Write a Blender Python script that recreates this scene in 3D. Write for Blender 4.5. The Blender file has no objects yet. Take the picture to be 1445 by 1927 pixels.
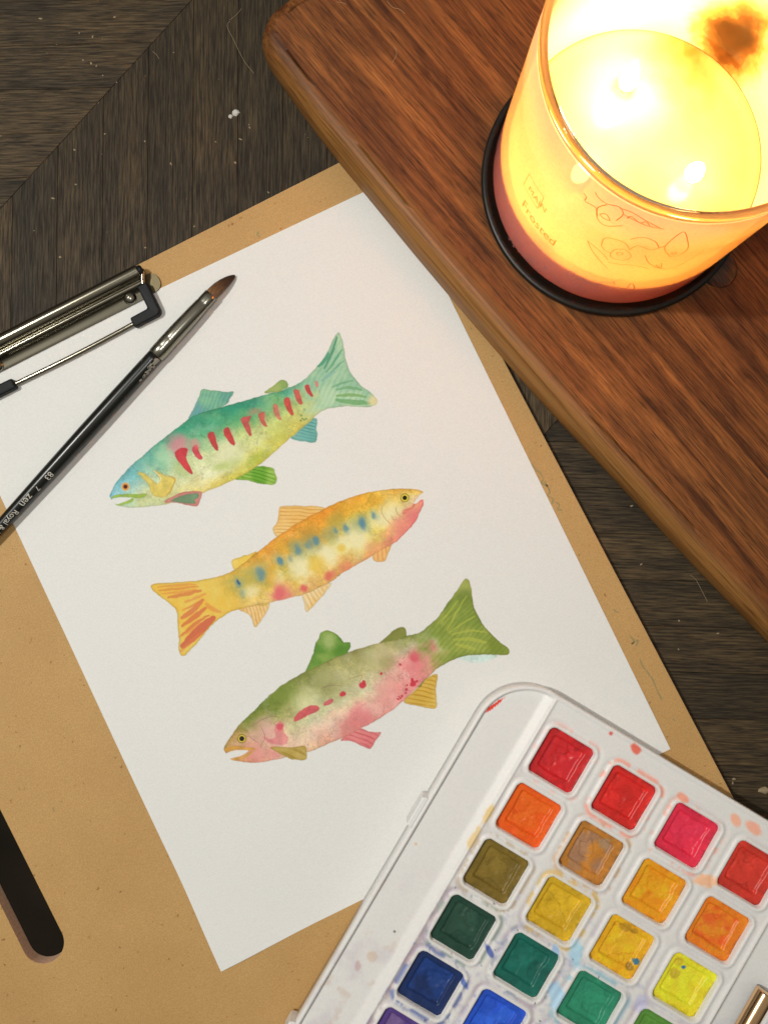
import bpy, bmesh, math, random
import numpy as np
from mathutils import Vector, Matrix

random.seed(7)
RNG = np.random.default_rng(11)
sc = bpy.context.scene
C = sc.collection
MM = 0.001

# ------------------------------------------------------------------ camera
F_PX, CX0, CY0 = 1450.0, 722.5, 963.5          # pixels of the 1445 x 1927 photograph
AX, AY = -0.02824, 0.00393
Z_PAPER = 6.25                                  # mm above the table
CAM_Z = 338.53 + Z_PAPER
_cx, _sx, _cy, _sy = math.cos(AX), math.sin(AX), math.cos(AY), math.sin(AY)
R_WC = np.array([[1, 0, 0], [0, _cx, -_sx], [0, _sx, _cx]]) @ np.array([[_cy, 0, _sy], [0, 1, 0], [-_sy, 0, _cy]])
cam_data = bpy.data.cameras.new('camera')
cam = bpy.data.objects.new('camera', cam_data)
C.objects.link(cam)
cam_data.sensor_fit = 'VERTICAL'
cam_data.sensor_height = 24.0
cam_data.lens = F_PX / 1927.0 * 24.0
cam_data.clip_start = 0.01
cam_data.clip_end = 20.0
m = Matrix(R_WC.T.tolist()).to_4x4()
m.translation = Vector((0, 0, CAM_Z * MM))
cam.matrix_world = m
sc.camera = cam

# ------------------------------------------------------------------ world, lamps, exposure
world = bpy.data.worlds.new('World')
sc.world = world
world.use_nodes = True
wn = world.node_tree
bg = wn.nodes['Background']
# a dim room: pale ceiling overhead, darker walls towards the horizon
_tc = wn.nodes.new('ShaderNodeTexCoord')
_sp = wn.nodes.new('ShaderNodeSeparateXYZ')
_rp = wn.nodes.new('ShaderNodeValToRGB')
_rp.color_ramp.elements[0].position = 0.25
_rp.color_ramp.elements[0].color = (0.035, 0.028, 0.020, 1)
_rp.color_ramp.elements[1].position = 0.80
_rp.color_ramp.elements[1].color = (0.30, 0.28, 0.235, 1)
wn.links.new(_tc.outputs['Generated'], _sp.inputs[0])
wn.links.new(_sp.outputs[2], _rp.inputs[0])
wn.links.new(_rp.outputs[0], bg.inputs[0])
bg.inputs[1].default_value = 1.0


def lamp(name, loc_mm, power, col, radius):
    d = bpy.data.lights.new(name, 'POINT')
    d.energy = power
    d.color = col
    d.shadow_soft_size = radius
    o = bpy.data.objects.new(name, d)
    o.location = [v * MM for v in loc_mm]
    C.objects.link(o)
    return o


lamp('room_lamp', (-640, 150, 1250), 41.0, (1.0, 0.985, 0.925), 0.03)
lamp('phone_flash', (-37, 22, 347), 0.88, (1.0, 0.99, 0.95), 0.004)
sc.view_settings.view_transform = 'Standard'
sc.view_settings.look = 'None'
sc.view_settings.exposure = 0.07
sc.view_settings.gamma = 1.0
sc.cycles.use_denoising = True
sc.cycles.max_bounces = 10
sc.cycles.transparent_max_bounces = 12
sc.cycles.caustics_reflective = False
sc.cycles.caustics_refractive = False
sc.cycles.sample_clamp_indirect = 4.0
sc.cycles.blur_glossy = 0.6


# ------------------------------------------------------------------ helpers
def at(x, y, z=Z_PAPER):
    """point (mm) on the horizontal plane z where the photograph shows pixel (x, y)"""
    d = np.array([(x - CX0) / F_PX, -(y - CY0) / F_PX, -1.0]) @ R_WC
    t = (z - CAM_Z) / d[2]
    return np.array([0, 0, CAM_Z]) + d * t


def at_many(P, z):
    P = np.asarray(P, float)
    d = np.stack([(P[:, 0] - CX0) / F_PX, -(P[:, 1] - CY0) / F_PX, -np.ones(len(P))], 1) @ R_WC
    t = (z - CAM_Z) / d[:, 2]
    return np.array([0, 0, CAM_Z]) + d * t[:, None]


def sstep(x, a, b):
    t = np.clip((x - a) / (b - a), 0, 1)
    return t * t * (3 - 2 * t)


def srgb(r, g, b):
    def f(c):
        c /= 255.0
        return c / 12.92 if c <= 0.04045 else ((c + 0.055) / 1.055) ** 2.4
    return (f(r), f(g), f(b), 1.0)


def lin(a):
    a = np.asarray(a, float) / 255.0
    return np.where(a <= 0.04045, a / 12.92, ((a + 0.055) / 1.055) ** 2.4)


def obj(name, verts, faces, mat, parent=None, smooth=False, cols=None, mats=None, loc=None, rotz=0.0):
    """verts in mm -> one mesh object"""
    me = bpy.data.meshes.new(name)
    v = np.asarray(verts, float) * MM
    me.from_pydata(v.tolist(), [], faces if isinstance(faces, list) else faces.tolist())
    me.update()
    if mats:
        for q in mats:
            me.materials.append(q)
    elif mat:
        me.materials.append(mat)
    if smooth:
        me.polygons.foreach_set('use_smooth', np.ones(len(me.polygons), bool))
    if cols is not None:
        a = me.color_attributes.new('paint', 'FLOAT_COLOR', 'POINT')
        c4 = np.ones((len(v), 4))
        c4[:, :3] = cols
        a.data.foreach_set('color', c4.ravel())
    o = bpy.data.objects.new(name, me)
    C.objects.link(o)
    if parent is not None:
        o.parent = parent
    if loc is not None:
        o.location = [q * MM for q in loc]
    o.rotation_euler = (0, 0, rotz)
    return o


def empty(name, loc=(0, 0, 0), rotz=0.0):
    o = bpy.data.objects.new(name, None)
    o.empty_display_size = 0.02
    C.objects.link(o)
    o.location = [q * MM for q in loc]
    o.rotation_euler = (0, 0, rotz)
    return o


def tag(o, label=None, cat=None, group=None, kind=None):
    if label:
        o['label'] = label
    if cat:
        o['category'] = cat
    if group:
        o['group'] = group
    if kind:
        o['kind'] = kind
    return o


def loft(rings, closed=True, cap=True):
    """rings: list of equal-length point lists"""
    n = len(rings[0])
    V = [p for r in rings for p in r]
    Fc = []
    for i in range(len(rings) - 1):
        for j in range(n if closed else n - 1):
            k = (j + 1) % n
            Fc.append([i * n + j, i * n + k, (i + 1) * n + k, (i + 1) * n + j])
    if cap and closed:
        Fc.append(list(range(n))[::-1])
        Fc.append([(len(rings) - 1) * n + j for j in range(n)])
    return V, Fc


def tube(path, r, n=10, rs=None):
    path = [np.asarray(p, float) for p in path]
    rings = []
    up = np.array([0, 0, 1.0])
    for i, p in enumerate(path):
        a = path[max(i - 1, 0)]
        b = path[min(i + 1, len(path) - 1)]
        t = (b - a) / (np.linalg.norm(b - a) + 1e-12)
        s = np.cross(t, up)
        if np.linalg.norm(s) < 1e-3:
            s = np.cross(t, np.array([1.0, 0, 0]))
        s /= np.linalg.norm(s)
        w = np.cross(s, t)
        rr = rs[i] if rs is not None else r
        rings.append([p + rr * (math.cos(q) * s + math.sin(q) * w) for q in [2 * math.pi * k / n for k in range(n)]])
    return loft(rings)


def lathe(profile, n=96, closed_profile=False):
    """profile of (r, z) -> verts, faces about z"""
    V, Fc = [], []
    m_ = len(profile)
    for k in range(n):
        a = 2 * math.pi * k / n
        for r, z in profile:
            V.append((r * math.cos(a), r * math.sin(a), z))
    for k in range(n):
        k2 = (k + 1) % n
        for i in range(m_ - 1 if not closed_profile else m_):
            j = (i + 1) % m_
            Fc.append([k * m_ + i, k2 * m_ + i, k2 * m_ + j, k * m_ + j])
    return V, Fc


def catmull(pts, n=6, closed=False):
    P = [np.asarray(p, float) for p in pts]
    out = []
    N = len(P)
    for i in range(N if closed else N - 1):
        p0 = P[(i - 1) % N] if closed else P[max(i - 1, 0)]
        p1, p2 = P[i], P[(i + 1) % N]
        p3 = P[(i + 2) % N] if closed else P[min(i + 2, N - 1)]
        for k in range(n):
            t = k / n
            out.append(0.5 * (2 * p1 + (p2 - p0) * t + (2 * p0 - 5 * p1 + 4 * p2 - p3) * t * t + (3 * p1 - p0 - 3 * p2 + p3) * t ** 3))
    if not closed:
        out.append(P[-1])
    return np.array(out)


# ------------------------------------------------------------------ materials
def nodes_of(name):
    m_ = bpy.data.materials.new(name)
    m_.use_nodes = True
    nt = m_.node_tree
    return m_, nt, nt.nodes['Principled BSDF']


def N(nt, t, **kw):
    n_ = nt.nodes.new(t)
    for k, v in kw.items():
        setattr(n_, k, v)
    return n_


def noise(nt, vec, scale, detail=4.0, rough=0.55, dist=0.0):
    n_ = N(nt, 'ShaderNodeTexNoise')
    n_.inputs['Scale'].default_value = scale
    n_.inputs['Detail'].default_value = detail
    n_.inputs['Roughness'].default_value = rough
    n_.inputs['Distortion'].default_value = dist
    nt.links.new(vec, n_.inputs['Vector'])
    return n_.outputs['Fac']


def ramp(nt, fac, stops):
    r = N(nt, 'ShaderNodeValToRGB')
    while len(r.color_ramp.elements) < len(stops):
        r.color_ramp.elements.new(0.5)
    for e, (p, c) in zip(r.color_ramp.elements, stops):
        e.position = p
        e.color = c if len(c) == 4 else (*c, 1)
    nt.links.new(fac, r.inputs[0])
    return r.outputs[0]


def mixc(nt, fac, a, b, mode='MIX'):
    x = N(nt, 'ShaderNodeMix', data_type='RGBA', blend_type=mode)
    for s, v in ((x.inputs[0], fac), (x.inputs[6], a), (x.inputs[7], b)):
        if isinstance(v, (int, float)):
            s.default_value = v
        elif isinstance(v, tuple):
            s.default_value = v if len(v) == 4 else (*v, 1)
        else:
            nt.links.new(v, s)
    return x.outputs[2]


def math_n(nt, op, a, b=None):
    x = N(nt, 'ShaderNodeMath', operation=op)
    for s, v in zip(x.inputs, (a, b)):
        if v is None:
            continue
        if isinstance(v, (int, float)):
            s.default_value = v
        else:
            nt.links.new(v, s)
    return x.outputs[0]


def bump(nt, h, strength, dist, bsdf):
    b = N(nt, 'ShaderNodeBump')
    b.inputs['Strength'].default_value = strength
    b.inputs['Distance'].default_value = dist
    nt.links.new(h, b.inputs['Height'])
    nt.links.new(b.outputs[0], bsdf.inputs['Normal'])


def grain_coords(nt, sx, sy, per_object=True):
    tc = N(nt, 'ShaderNodeTexCoord')
    src = tc.outputs['Object']
    if per_object:
        oi = N(nt, 'ShaderNodeObjectInfo')
        cmb = N(nt, 'ShaderNodeCombineXYZ')
        nt.links.new(math_n(nt, 'MULTIPLY', oi.outputs['Random'], 7.0), cmb.inputs[0])
        nt.links.new(math_n(nt, 'MULTIPLY', oi.outputs['Random'], 3.1), cmb.inputs[1])
        add = N(nt, 'ShaderNodeVectorMath', operation='ADD')
        nt.links.new(src, add.inputs[0])
        nt.links.new(cmb.outputs[0], add.inputs[1])
        src = add.outputs[0]
    mul = N(nt, 'ShaderNodeVectorMath', operation='MULTIPLY')
    nt.links.new(src, mul.inputs[0])
    mul.inputs[1].default_value = (sx, sy, sy)
    return src, mul.outputs[0]


def plain(name, col, rough=0.5, metal=0.0, spec=0.5, var=0.0, vscale=200.0, bmp=0.0):
    m_, nt, b = nodes_of(name)
    b.inputs['Roughness'].default_value = rough
    b.inputs['Metallic'].default_value = metal
    b.inputs['Specular IOR Level'].default_value = spec
    b.inputs['Base Color'].default_value = col if len(col) == 4 else (*col, 1)
    if var or bmp:
        tc = N(nt, 'ShaderNodeTexCoord')
        nz = noise(nt, tc.outputs['Object'], vscale, 5)
        if var:
            dk = tuple(c * (1 - var) for c in col[:3])
            lt = tuple(min(1, c * (1 + var)) for c in col[:3])
            nt.links.new(ramp(nt, nz, [(0.3, dk), (0.7, lt)]), b.inputs['Base Color'])
        if bmp:
            bump(nt, nz, bmp, 0.0004, b)
    return m_


def mat_table():
    m_, nt, b = nodes_of('dark_oak')
    src, g = grain_coords(nt, 75.0, 1250.0)
    fine = noise(nt, g, 1.0, 6, 0.65, 0.15)
    _, g2 = grain_coords(nt, 6.0, 130.0)
    broad = noise(nt, g2, 1.0, 3, 0.5, 0.3)
    blot = noise(nt, src, 26.0, 4)
    c1 = ramp(nt, fine, [(0.30, (0.005, 0.0035, 0.002)), (0.46, (0.040, 0.0275, 0.0140)), (0.72, (0.130, 0.092, 0.047))])
    c2 = mixc(nt, 0.85, c1, ramp(nt, broad, [(0.30, (0.62, 0.62, 0.62)), (0.65, (1.22, 1.18, 1.12))]), 'MULTIPLY')
    c3 = mixc(nt, 0.7, c2, ramp(nt, blot, [(0.35, (0.65, 0.66, 0.68)), (0.65, (1.25, 1.2, 1.1))]), 'MULTIPLY')
    oi = N(nt, 'ShaderNodeObjectInfo')
    c4 = mixc(nt, 1.0, c3, ramp(nt, oi.outputs['Random'], [(0.0, (0.62, 0.63, 0.64)), (1.0, (1.18, 1.13, 1.06))]), 'MULTIPLY')
    nt.links.new(c4, b.inputs['Base Color'])
    nt.links.new(ramp(nt, fine, [(0.3, (0.75,) * 3), (0.7, (0.5,) * 3)]), b.inputs['Roughness'])
    b.inputs['Specular IOR Level'].default_value = 0.35
    bump(nt, fine, 0.55, 0.0006, b)
    return m_


def mat_board():
    m_, nt, b = nodes_of('oiled_walnut')
    src, g = grain_coords(nt, 9.0, 760.0)
    fine = noise(nt, g, 1.0, 7, 0.62, 0.35)
    _, g2 = grain_coords(nt, 4.5, 75.0)
    broad = noise(nt, g2, 1.0, 4, 0.6, 1.6)
    _, g4 = grain_coords(nt, 130.0, 2300.0)
    pores = noise(nt, g4, 1.0, 3, 0.5, 0.1)
    _, g6 = grain_coords(nt, 16.0, 40.0)
    blot = noise(nt, g6, 1.0, 5, 0.65, 1.2)
    c1 = ramp(nt, broad, [(0.27, (0.060, 0.018, 0.005)), (0.48, (0.178, 0.060, 0.0155)), (0.74, (0.32, 0.122, 0.031))])
    c2 = mixc(nt, 0.85, c1, ramp(nt, fine, [(0.33, (0.42, 0.37, 0.33)), (0.52, (1.0, 1.0, 1.0)), (0.7, (1.28, 1.24, 1.2))]), 'MULTIPLY')
    c2 = mixc(nt, 0.75, c2, ramp(nt, pores, [(0.34, (0.28, 0.24, 0.22)), (0.50, (1.06, 1.06, 1.06))]), 'MULTIPLY')
    _, g5 = grain_coords(nt, 8.0, 1300.0)
    lines = noise(nt, g5, 1.0, 5, 0.7, 0.2)
    c2 = mixc(nt, 0.5, c2, ramp(nt, lines, [(0.36, (0.30, 0.26, 0.24)), (0.46, (1.0, 1.0, 1.0)), (0.66, (1.3, 1.3, 1.25))]), 'MULTIPLY')
    c3 = mixc(nt, 0.8, c2, ramp(nt, blot, [(0.34, (0.48, 0.42, 0.38)), (0.50, (0.95, 0.95, 0.95)), (0.68, (1.30, 1.30, 1.25))]), 'MULTIPLY')
    # pale sapwood along the outer edge
    sep = N(nt, 'ShaderNodeSeparateXYZ')
    tc = N(nt, 'ShaderNodeTexCoord')
    nt.links.new(tc.outputs['Object'], sep.inputs[0])
    edge = math_n(nt, 'ADD', sep.outputs[1], math_n(nt, 'MULTIPLY', math_n(nt, 'SUBTRACT', broad, 0.5), 0.022))
    mr = N(nt, 'ShaderNodeMapRange')
    mr.inputs[1].default_value = 0.004
    mr.inputs[2].default_value = 0.011
    mr.inputs[3].default_value = 0.9
    mr.inputs[4].default_value = 0.0
    nt.links.new(edge, mr.inputs[0])
    sap = mixc(nt, 0.8, (0.29, 0.135, 0.036), ramp(nt, fine, [(0.36, (0.45, 0.36, 0.28)), (0.56, (1.15, 1.15, 1.1))]), 'MULTIPLY')
    c4 = mixc(nt, mr.outputs[0], c3, sap)
    nt.links.new(c4, b.inputs['Base Color'])
    b.inputs['Roughness'].default_value = 0.52
    b.inputs['Specular IOR Level'].default_value = 0.3
    bump(nt, pores, 0.25, 0.0004, b)
    return m_


def mat_hardboard():
    m_, nt, b = nodes_of('hardboard')
    tc = N(nt, 'ShaderNodeTexCoord')
    o_ = tc.outputs['Object']
    n1 = noise(nt, o_, 1700.0, 4, 0.7)
    n2 = noise(nt, o_, 24.0, 5, 0.6)
    n3 = noise(nt, o_, 420.0, 2, 0.5)
    c1 = ramp(nt, n1, [(0.3, (0.43, 0.252, 0.092)), (0.7, (0.60, 0.375, 0.150))])
    c2 = mixc(nt, 0.8, c1, ramp(nt, n2, [(0.3, (0.92, 0.89, 0.85)), (0.7, (1.05, 1.05, 1.04))]), 'MULTIPLY')
    c3 = mixc(nt, 0.9, c2, ramp(nt, n3, [(0.22, (0.55, 0.40, 0.30)), (0.30, (1.0, 1.0, 1.0))]), 'MULTIPLY')
    nt.links.new(c3, b.inputs['Base Color'])
    b.inputs['Roughness'].default_value = 0.62
    b.inputs['Specular IOR Level'].default_value = 0.3
    bump(nt, n1, 0.12, 0.0003, b)
    return m_


PAPER_ALB = np.array([0.805, 0.805, 0.785])
PAPER_SEEN = lin([214, 209, 200])


def mat_paper(attr=False):
    m_, nt, b = nodes_of('painted_paper' if attr else 'paper')
    tc = N(nt, 'ShaderNodeTexCoord')
    n1 = noise(nt, tc.outputs['Object'], 1500.0, 4, 0.75)
    n2 = noise(nt, tc.outputs['Object'], 340.0, 3, 0.6)
    if attr:
        a = N(nt, 'ShaderNodeAttribute', attribute_name='paint')
        base = a.outputs['Color']
    else:
        base = (*PAPER_ALB, 1)
    c = mixc(nt, 1.0, base, ramp(nt, n1, [(0.25, (0.90, 0.90, 0.905)), (0.75, (1.05, 1.05, 1.05))]), 'MULTIPLY')
    nt.links.new(c, b.inputs['Base Color'])
    b.inputs['Roughness'].default_value = 0.85
    b.inputs['Specular IOR Level'].default_value = 0.15
    bump(nt, n2, 0.25, 0.0002, b)
    return m_


def mat_attr_plastic():
    m_, nt, b = nodes_of('white_plastic')
    a = N(nt, 'ShaderNodeAttribute', attribute_name='paint')
    tc = N(nt, 'ShaderNodeTexCoord')
    n1 = noise(nt, tc.outputs['Object'], 900.0, 3, 0.7)
    c = mixc(nt, 1.0, a.outputs['Color'], ramp(nt, n1, [(0.25, (0.94, 0.94, 0.95)), (0.75, (1.03, 1.03, 1.03))]), 'MULTIPLY')
    nt.links.new(c, b.inputs['Base Color'])
    b.inputs['Roughness'].default_value = 0.42
    b.inputs['Specular IOR Level'].default_value = 0.35
    b.inputs['Subsurface Weight'].default_value = 0.12
    b.inputs['Subsurface Radius'].default_value = (1.0, 0.9, 0.8)
    b.inputs['Subsurface Scale'].default_value = 0.0015
    return m_


def mat_cake():
    m_, nt, b = nodes_of('watercolour_cake')
    a = N(nt, 'ShaderNodeAttribute', attribute_name='paint')
    tc = N(nt, 'ShaderNodeTexCoord')
    n1 = noise(nt, tc.outputs['Object'], 1200.0, 4, 0.7)
    c = mixc(nt, 1.0, a.outputs['Color'], ramp(nt, n1, [(0.25, (0.80, 0.80, 0.80)), (0.75, (1.16, 1.16, 1.16))]), 'MULTIPLY')
    nt.links.new(c, b.inputs['Base Color'])
    b.inputs['Roughness'].default_value = 0.38
    b.inputs['Specular IOR Level'].default_value = 0.4
    bump(nt, n1, 0.15, 0.0003, b)
    return m_


M_TABLE = mat_table()
M_BOARD = mat_board()
M_HARD = mat_hardboard()
M_PAPER = mat_paper()
M_PAINTED = mat_paper(True)
M_PLASTIC = mat_attr_plastic()
M_CAKE = mat_cake()
M_RAW = plain('raw_board_edge', (0.80, 0.52, 0.36), 0.8, var=0.15, vscale=900)
M_STEEL = plain('polished_steel', (0.25, 0.23, 0.18), 0.2, 1.0)
M_PLATE = plain('brushed_steel', (0.16, 0.13, 0.075), 0.45, 1.0, var=0.12, vscale=900.0)
M_RUBBER = plain('black_rubber', (0.007, 0.008, 0.010), 0.55, 0.0, 0.22, var=0.3, vscale=700, bmp=0.15)
M_LACQUER = plain('black_lacquer', (0.008, 0.0085, 0.007), 0.27, 0.0, 0.4)
M_PRINT = plain('white_print', (0.60, 0.58, 0.52), 0.6)
M_FERRULE = plain('nickel_ferrule', (0.29, 0.275, 0.23), 0.24, 1.0)
M_COPPER = plain('copper_tube', (0.78, 0.50, 0.27), 0.2, 1.0)
M_COASTER = plain('black_coaster', (0.012, 0.010, 0.008), 0.4, 0.0, 0.4, var=0.35, vscale=500)
M_DARKFLOOR = plain('dark_floor', (0.022, 0.016, 0.010), 0.8, 0.0, 0.2, var=0.3, vscale=9)
M_SLAB = plain('table_core', (0.03, 0.022, 0.015), 0.8)
M_MARK = plain('grey_green_mark', (0.33, 0.255, 0.11), 0.8)
M_CRUMB = plain('pale_crumb', (0.30, 0.235, 0.14), 0.8)
M_WHITEFLECK = plain('white_fleck', (0.62, 0.60, 0.55), 0.6, var=0.2, vscale=900)
M_HAIR = plain('pale_hair', (0.34, 0.25, 0.15), 0.5)
M_WICK = plain('charred_wick', (0.02, 0.012, 0.01), 0.9)


def mat_bristle():
    m_, nt, b = nodes_of('brown_bristle')
    src, g = grain_coords(nt, 60.0, 2600.0, False)
    n1 = noise(nt, g, 1.0, 4, 0.6)
    sep = N(nt, 'ShaderNodeSeparateXYZ')
    tc = N(nt, 'ShaderNodeTexCoord')
    nt.links.new(tc.outputs['Object'], sep.inputs[0])
    mr = N(nt, 'ShaderNodeMapRange')
    mr.inputs[1].default_value = 0.0
    mr.inputs[2].default_value = 0.014
    nt.links.new(sep.outputs[0], mr.inputs[0])
    c0 = ramp(nt, mr.outputs[0], [(0.05, (0.020, 0.008, 0.005)), (0.45, (0.06, 0.027, 0.013)), (0.95, (0.19, 0.095, 0.038))])
    c1 = mixc(nt, 0.9, c0, ramp(nt, n1, [(0.3, (0.45, 0.42, 0.4)), (0.55, (1, 1, 1)), (0.72, (2.2, 2.2, 2.1))]), 'MULTIPLY')
    nt.links.new(c1, b.inputs['Base Color'])
    b.inputs['Roughness'].default_value = 0.32
    bump(nt, n1, 0.6, 0.0005, b)
    return m_


M_BRISTLE = mat_bristle()

# ------------------------------------------------------------------ setting: floor and table
fl = obj('floor', [(-900, -1100, -720), (900, -1100, -720), (900, 700, -720), (-900, 700, -720)], [[0, 1, 2, 3]], M_DARKFLOOR)
tag(fl, 'dark floor far below the table edge', kind='structure')


def clip_half(poly, p, n_):
    """keep the side where (q - p) . n >= 0"""
    out = []
    for i in range(len(poly)):
        a, b = poly[i], poly[(i + 1) % len(poly)]
        da, db = (a - p) @ n_, (b - p) @ n_
        if da >= 0:
            out.append(a)
        if (da > 0 > db) or (da < 0 < db):
            out.append(a + (b - a) * da / (da - db))
    return out


def inset_poly(poly, d):
    out = []
    n_ = len(poly)
    for i in range(n_):
        p0, p1, p2 = poly[i - 1], poly[i], poly[(i + 1) % n_]
        e1 = (p1 - p0) / np.linalg.norm(p1 - p0)
        e2 = (p2 - p1) / np.linalg.norm(p2 - p1)
        n1, n2 = np.array([-e1[1], e1[0]]), np.array([-e2[1], e2[0]])
        k = 1 + n1 @ n2
        out.append(p1 + d * (n1 + n2) / max(k, 0.3))
    return out


TX0, TX1, TY1 = -330.0, 400.0, 390.0
edge_l, edge_r = at(0, 1506, 0)[:2], at(1445, 1552, 0)[:2]
ed = (edge_r - edge_l) / np.linalg.norm(edge_r - edge_l)
en = np.array([-ed[1], ed[0]])
table_poly = [edge_l + ed * (TX0 - edge_l[0]) / ed[0], edge_l + ed * (TX1 - edge_l[0]) / ed[0], np.array([TX1, TY1]), np.array([TX0, TY1])]
tv = [(p[0], p[1], -1.2) for p in table_poly] + [(p[0], p[1], -34) for p in table_poly]
table = obj('table_top', tv, [[0, 1, 2, 3], [7, 6, 5, 4], [0, 4, 5, 1], [1, 5, 6, 2], [2, 6, 7, 3], [3, 7, 4, 0]], M_SLAB)
tag(table, 'dark brown oak table top laid with chevron planks', kind='structure')

s1a, s1b = at(339, 24, 0)[:2], at(10, 383, 0)[:2]
sd = (s1a - s1b) / np.linalg.norm(s1a - s1b)
sn = np.array([-sd[1], sd[0]])            # towards the upper left
s2p = at(1020, 822, 0)[:2]


def plank(region_planes, ang, lo, hi):
    """a plank whose grain runs at angle ang, lying between two offsets across the grain"""
    dx = np.array([math.cos(ang), math.sin(ang)])
    dy = np.array([-dx[1], dx[0]])
    poly = [dx * -900 + dy * lo, dx * 900 + dy * lo, dx * 900 + dy * hi, dx * -900 + dy * hi]
    for p, n_ in region_planes:
        poly = clip_half(poly, p, n_)
        if len(poly) < 3:
            return
    q = [poly[0]]
    for p in poly[1:]:
        if np.linalg.norm(p - q[-1]) > 0.5:
            q.append(p)
    if len(q) < 3 or np.linalg.norm(q[0] - q[-1]) < 0.5:
        q = q[:-1]
    if len(q) < 3:
        return
    a = 0.5 * abs(sum(q[i][0] * q[(i + 1) % len(q)][1] - q[(i + 1) % len(q)][0] * q[i][1] for i in range(len(q))))
    if a < 60:
        return
    c = sum(q) / len(q)
    loc = [np.array([(p - c) @ dx, (p - c) @ dy]) for p in q]
    top = inset_poly(loc, 0.22)
    side = inset_poly(loc, 0.04)
    zt = random.uniform(-0.06, 0.0)
    n_ = len(q)
    V = [(p[0], p[1], zt) for p in top] + [(p[0], p[1], zt - 0.22) for p in side] + [(p[0], p[1], -1.15) for p in side]
    Fc = [list(range(n_))]
    for k in range(2):
        for i in range(n_):
            j = (i + 1) % n_
            Fc.append([k * n_ + j, k * n_ + i, (k + 1) * n_ + i, (k + 1) * n_ + j])
    obj('plank', V, Fc, M_TABLE, table, loc=(c[0], c[1], 0), rotz=ang)


bounds = []
for i in range(4):
    a, b = table_poly[i], table_poly[(i + 1) % 4]
    e = (b - a) / np.linalg.norm(b - a)
    bounds.append((a, np.array([-e[1], e[0]])))
PW = 20.3
x_ref = at(363, 300, 0)[0]
for i in range(-20, 30):                       # boards that run up and down the picture
    lo = -(x_ref + i * PW)
    plank(bounds + [(s1a, -sn), (s2p, sn)], math.pi / 2, lo, lo + PW)
for i in range(-30, 40):                       # boards that run across, beyond each seam
    lo = i * PW + 3.0
    plank(bounds + [(s1a, sn)], math.radians(1.6), lo, lo + PW)
    plank(bounds + [(s2p, -sn)], math.radians(-1.6), lo, lo + PW)

# ------------------------------------------------------------------ clipboard
PTH = 0.44921
P0 = np.array([-31.844, -14.865])              # paper centre
CTH = PTH + 0.028
cdx, cdy = np.array([math.cos(CTH), math.sin(CTH)]), np.array([-math.sin(CTH), math.cos(CTH)])


def to_clip(p):
    return np.array([(p[:2] - P0) @ cdx, (p[:2] - P0) @ cdy])


top_w = np.mean([to_clip(at(*q))[1] for q in [(254, 501.5), (440, 406), (634.7, 306)]])
right_u = np.mean([to_clip(at(*q))[0] for q in [(946, 673.7), (1090, 947), (1217, 1191), (1319.5, 1381), (1370.7, 1493)]])
slot_c = [to_clip(at(*q)) for q in [(0, 1518), (40, 1605), (88, 1703)]]
slot_r = np.mean([q[0] for q in slot_c])
slot_bot = to_clip(at(85, 1817))[1]
SLOT_W = 18.0
clip_mid = to_clip(at(110, 610))[0] + 1.0
left_u = 2 * clip_mid - right_u
CB_T = 6.0
clipboard = empty('clipboard', (P0[0], P0[1], 0), CTH)
tag(clipboard, 'tan hardboard drawing clipboard with a hand slot, under the white paper', 'clipboard')


def round_rect(x0, x1, y0, y1, r, n=8):
    out = []
    for cx_, cy_, a0 in ((x1 - r, y1 - r, 0), (x0 + r, y1 - r, 90), (x0 + r, y0 + r, 180), (x1 - r, y0 + r, 270)):
        for k in range(n + 1):
            a = math.radians(a0 + 90 * k / n)
            out.append((cx_ + r * math.cos(a), cy_ + r * math.sin(a)))
    return out


def plate_with_hole(name, outer, hole, z0, z1, mat, parent, bev):
    bm = bmesh.new()
    def ring(pts):
        vs = [bm.verts.new((p[0] * MM, p[1] * MM, z1 * MM)) for p in pts]
        return [bm.edges.new((vs[i], vs[(i + 1) % len(vs)])) for i in range(len(vs))]
    es = ring(outer) + (ring(hole) if hole else [])
    r = bmesh.ops.triangle_fill(bm, edges=es, use_beauty=True, use_dissolve=False)
    fs = [f for f in r['geom'] if isinstance(f, bmesh.types.BMFace)]
    bmesh.ops.recalc_face_normals(bm, faces=fs)
    if fs[0].normal.z < 0:
        bmesh.ops.reverse_faces(bm, faces=fs)
    ex = bmesh.ops.extrude_face_region(bm, geom=fs)
    for v in [q for q in ex['geom'] if isinstance(q, bmesh.types.BMVert)]:
        v.co.z = z1 * MM
    for f in fs:
        for v in f.verts:
            v.co.z = z0 * MM
    bmesh.ops.recalc_face_normals(bm, faces=bm.faces[:])
    me = bpy.data.meshes.new(name)
    bm.to_mesh(me)
    bm.free()
    me.materials.append(mat)
    if hole:
        me.materials.append(M_RAW)
        me.polygons.foreach_set('material_index', np.array([1 if abs(p.normal.z) < 0.5 else 0 for p in me.polygons], dtype=np.int32))
    o = bpy.data.objects.new(name, me)
    C.objects.link(o)
    o.parent = parent
    if bev:
        b = o.modifiers.new('bevel', 'BEVEL')
        b.width = bev * MM
        b.segments = 3
        b.limit_method = 'ANGLE'
        b.angle_limit = math.radians(50)
    return o


slot = round_rect(slot_r - SLOT_W, slot_r, slot_bot, slot_bot + 112, SLOT_W / 2 - 0.01, 12)
plate_with_hole('board_panel', round_rect(left_u, right_u, top_w - 432, top_w, 12), slot, 0.05, CB_T, M_HARD, clipboard, 0.7)

Z1 = CB_T


def cpx(x, y, z):
    """pixel -> clipboard-local mm"""
    q = to_clip(at(x, y, z))
    return np.array([q[0], q[1], z])


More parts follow.
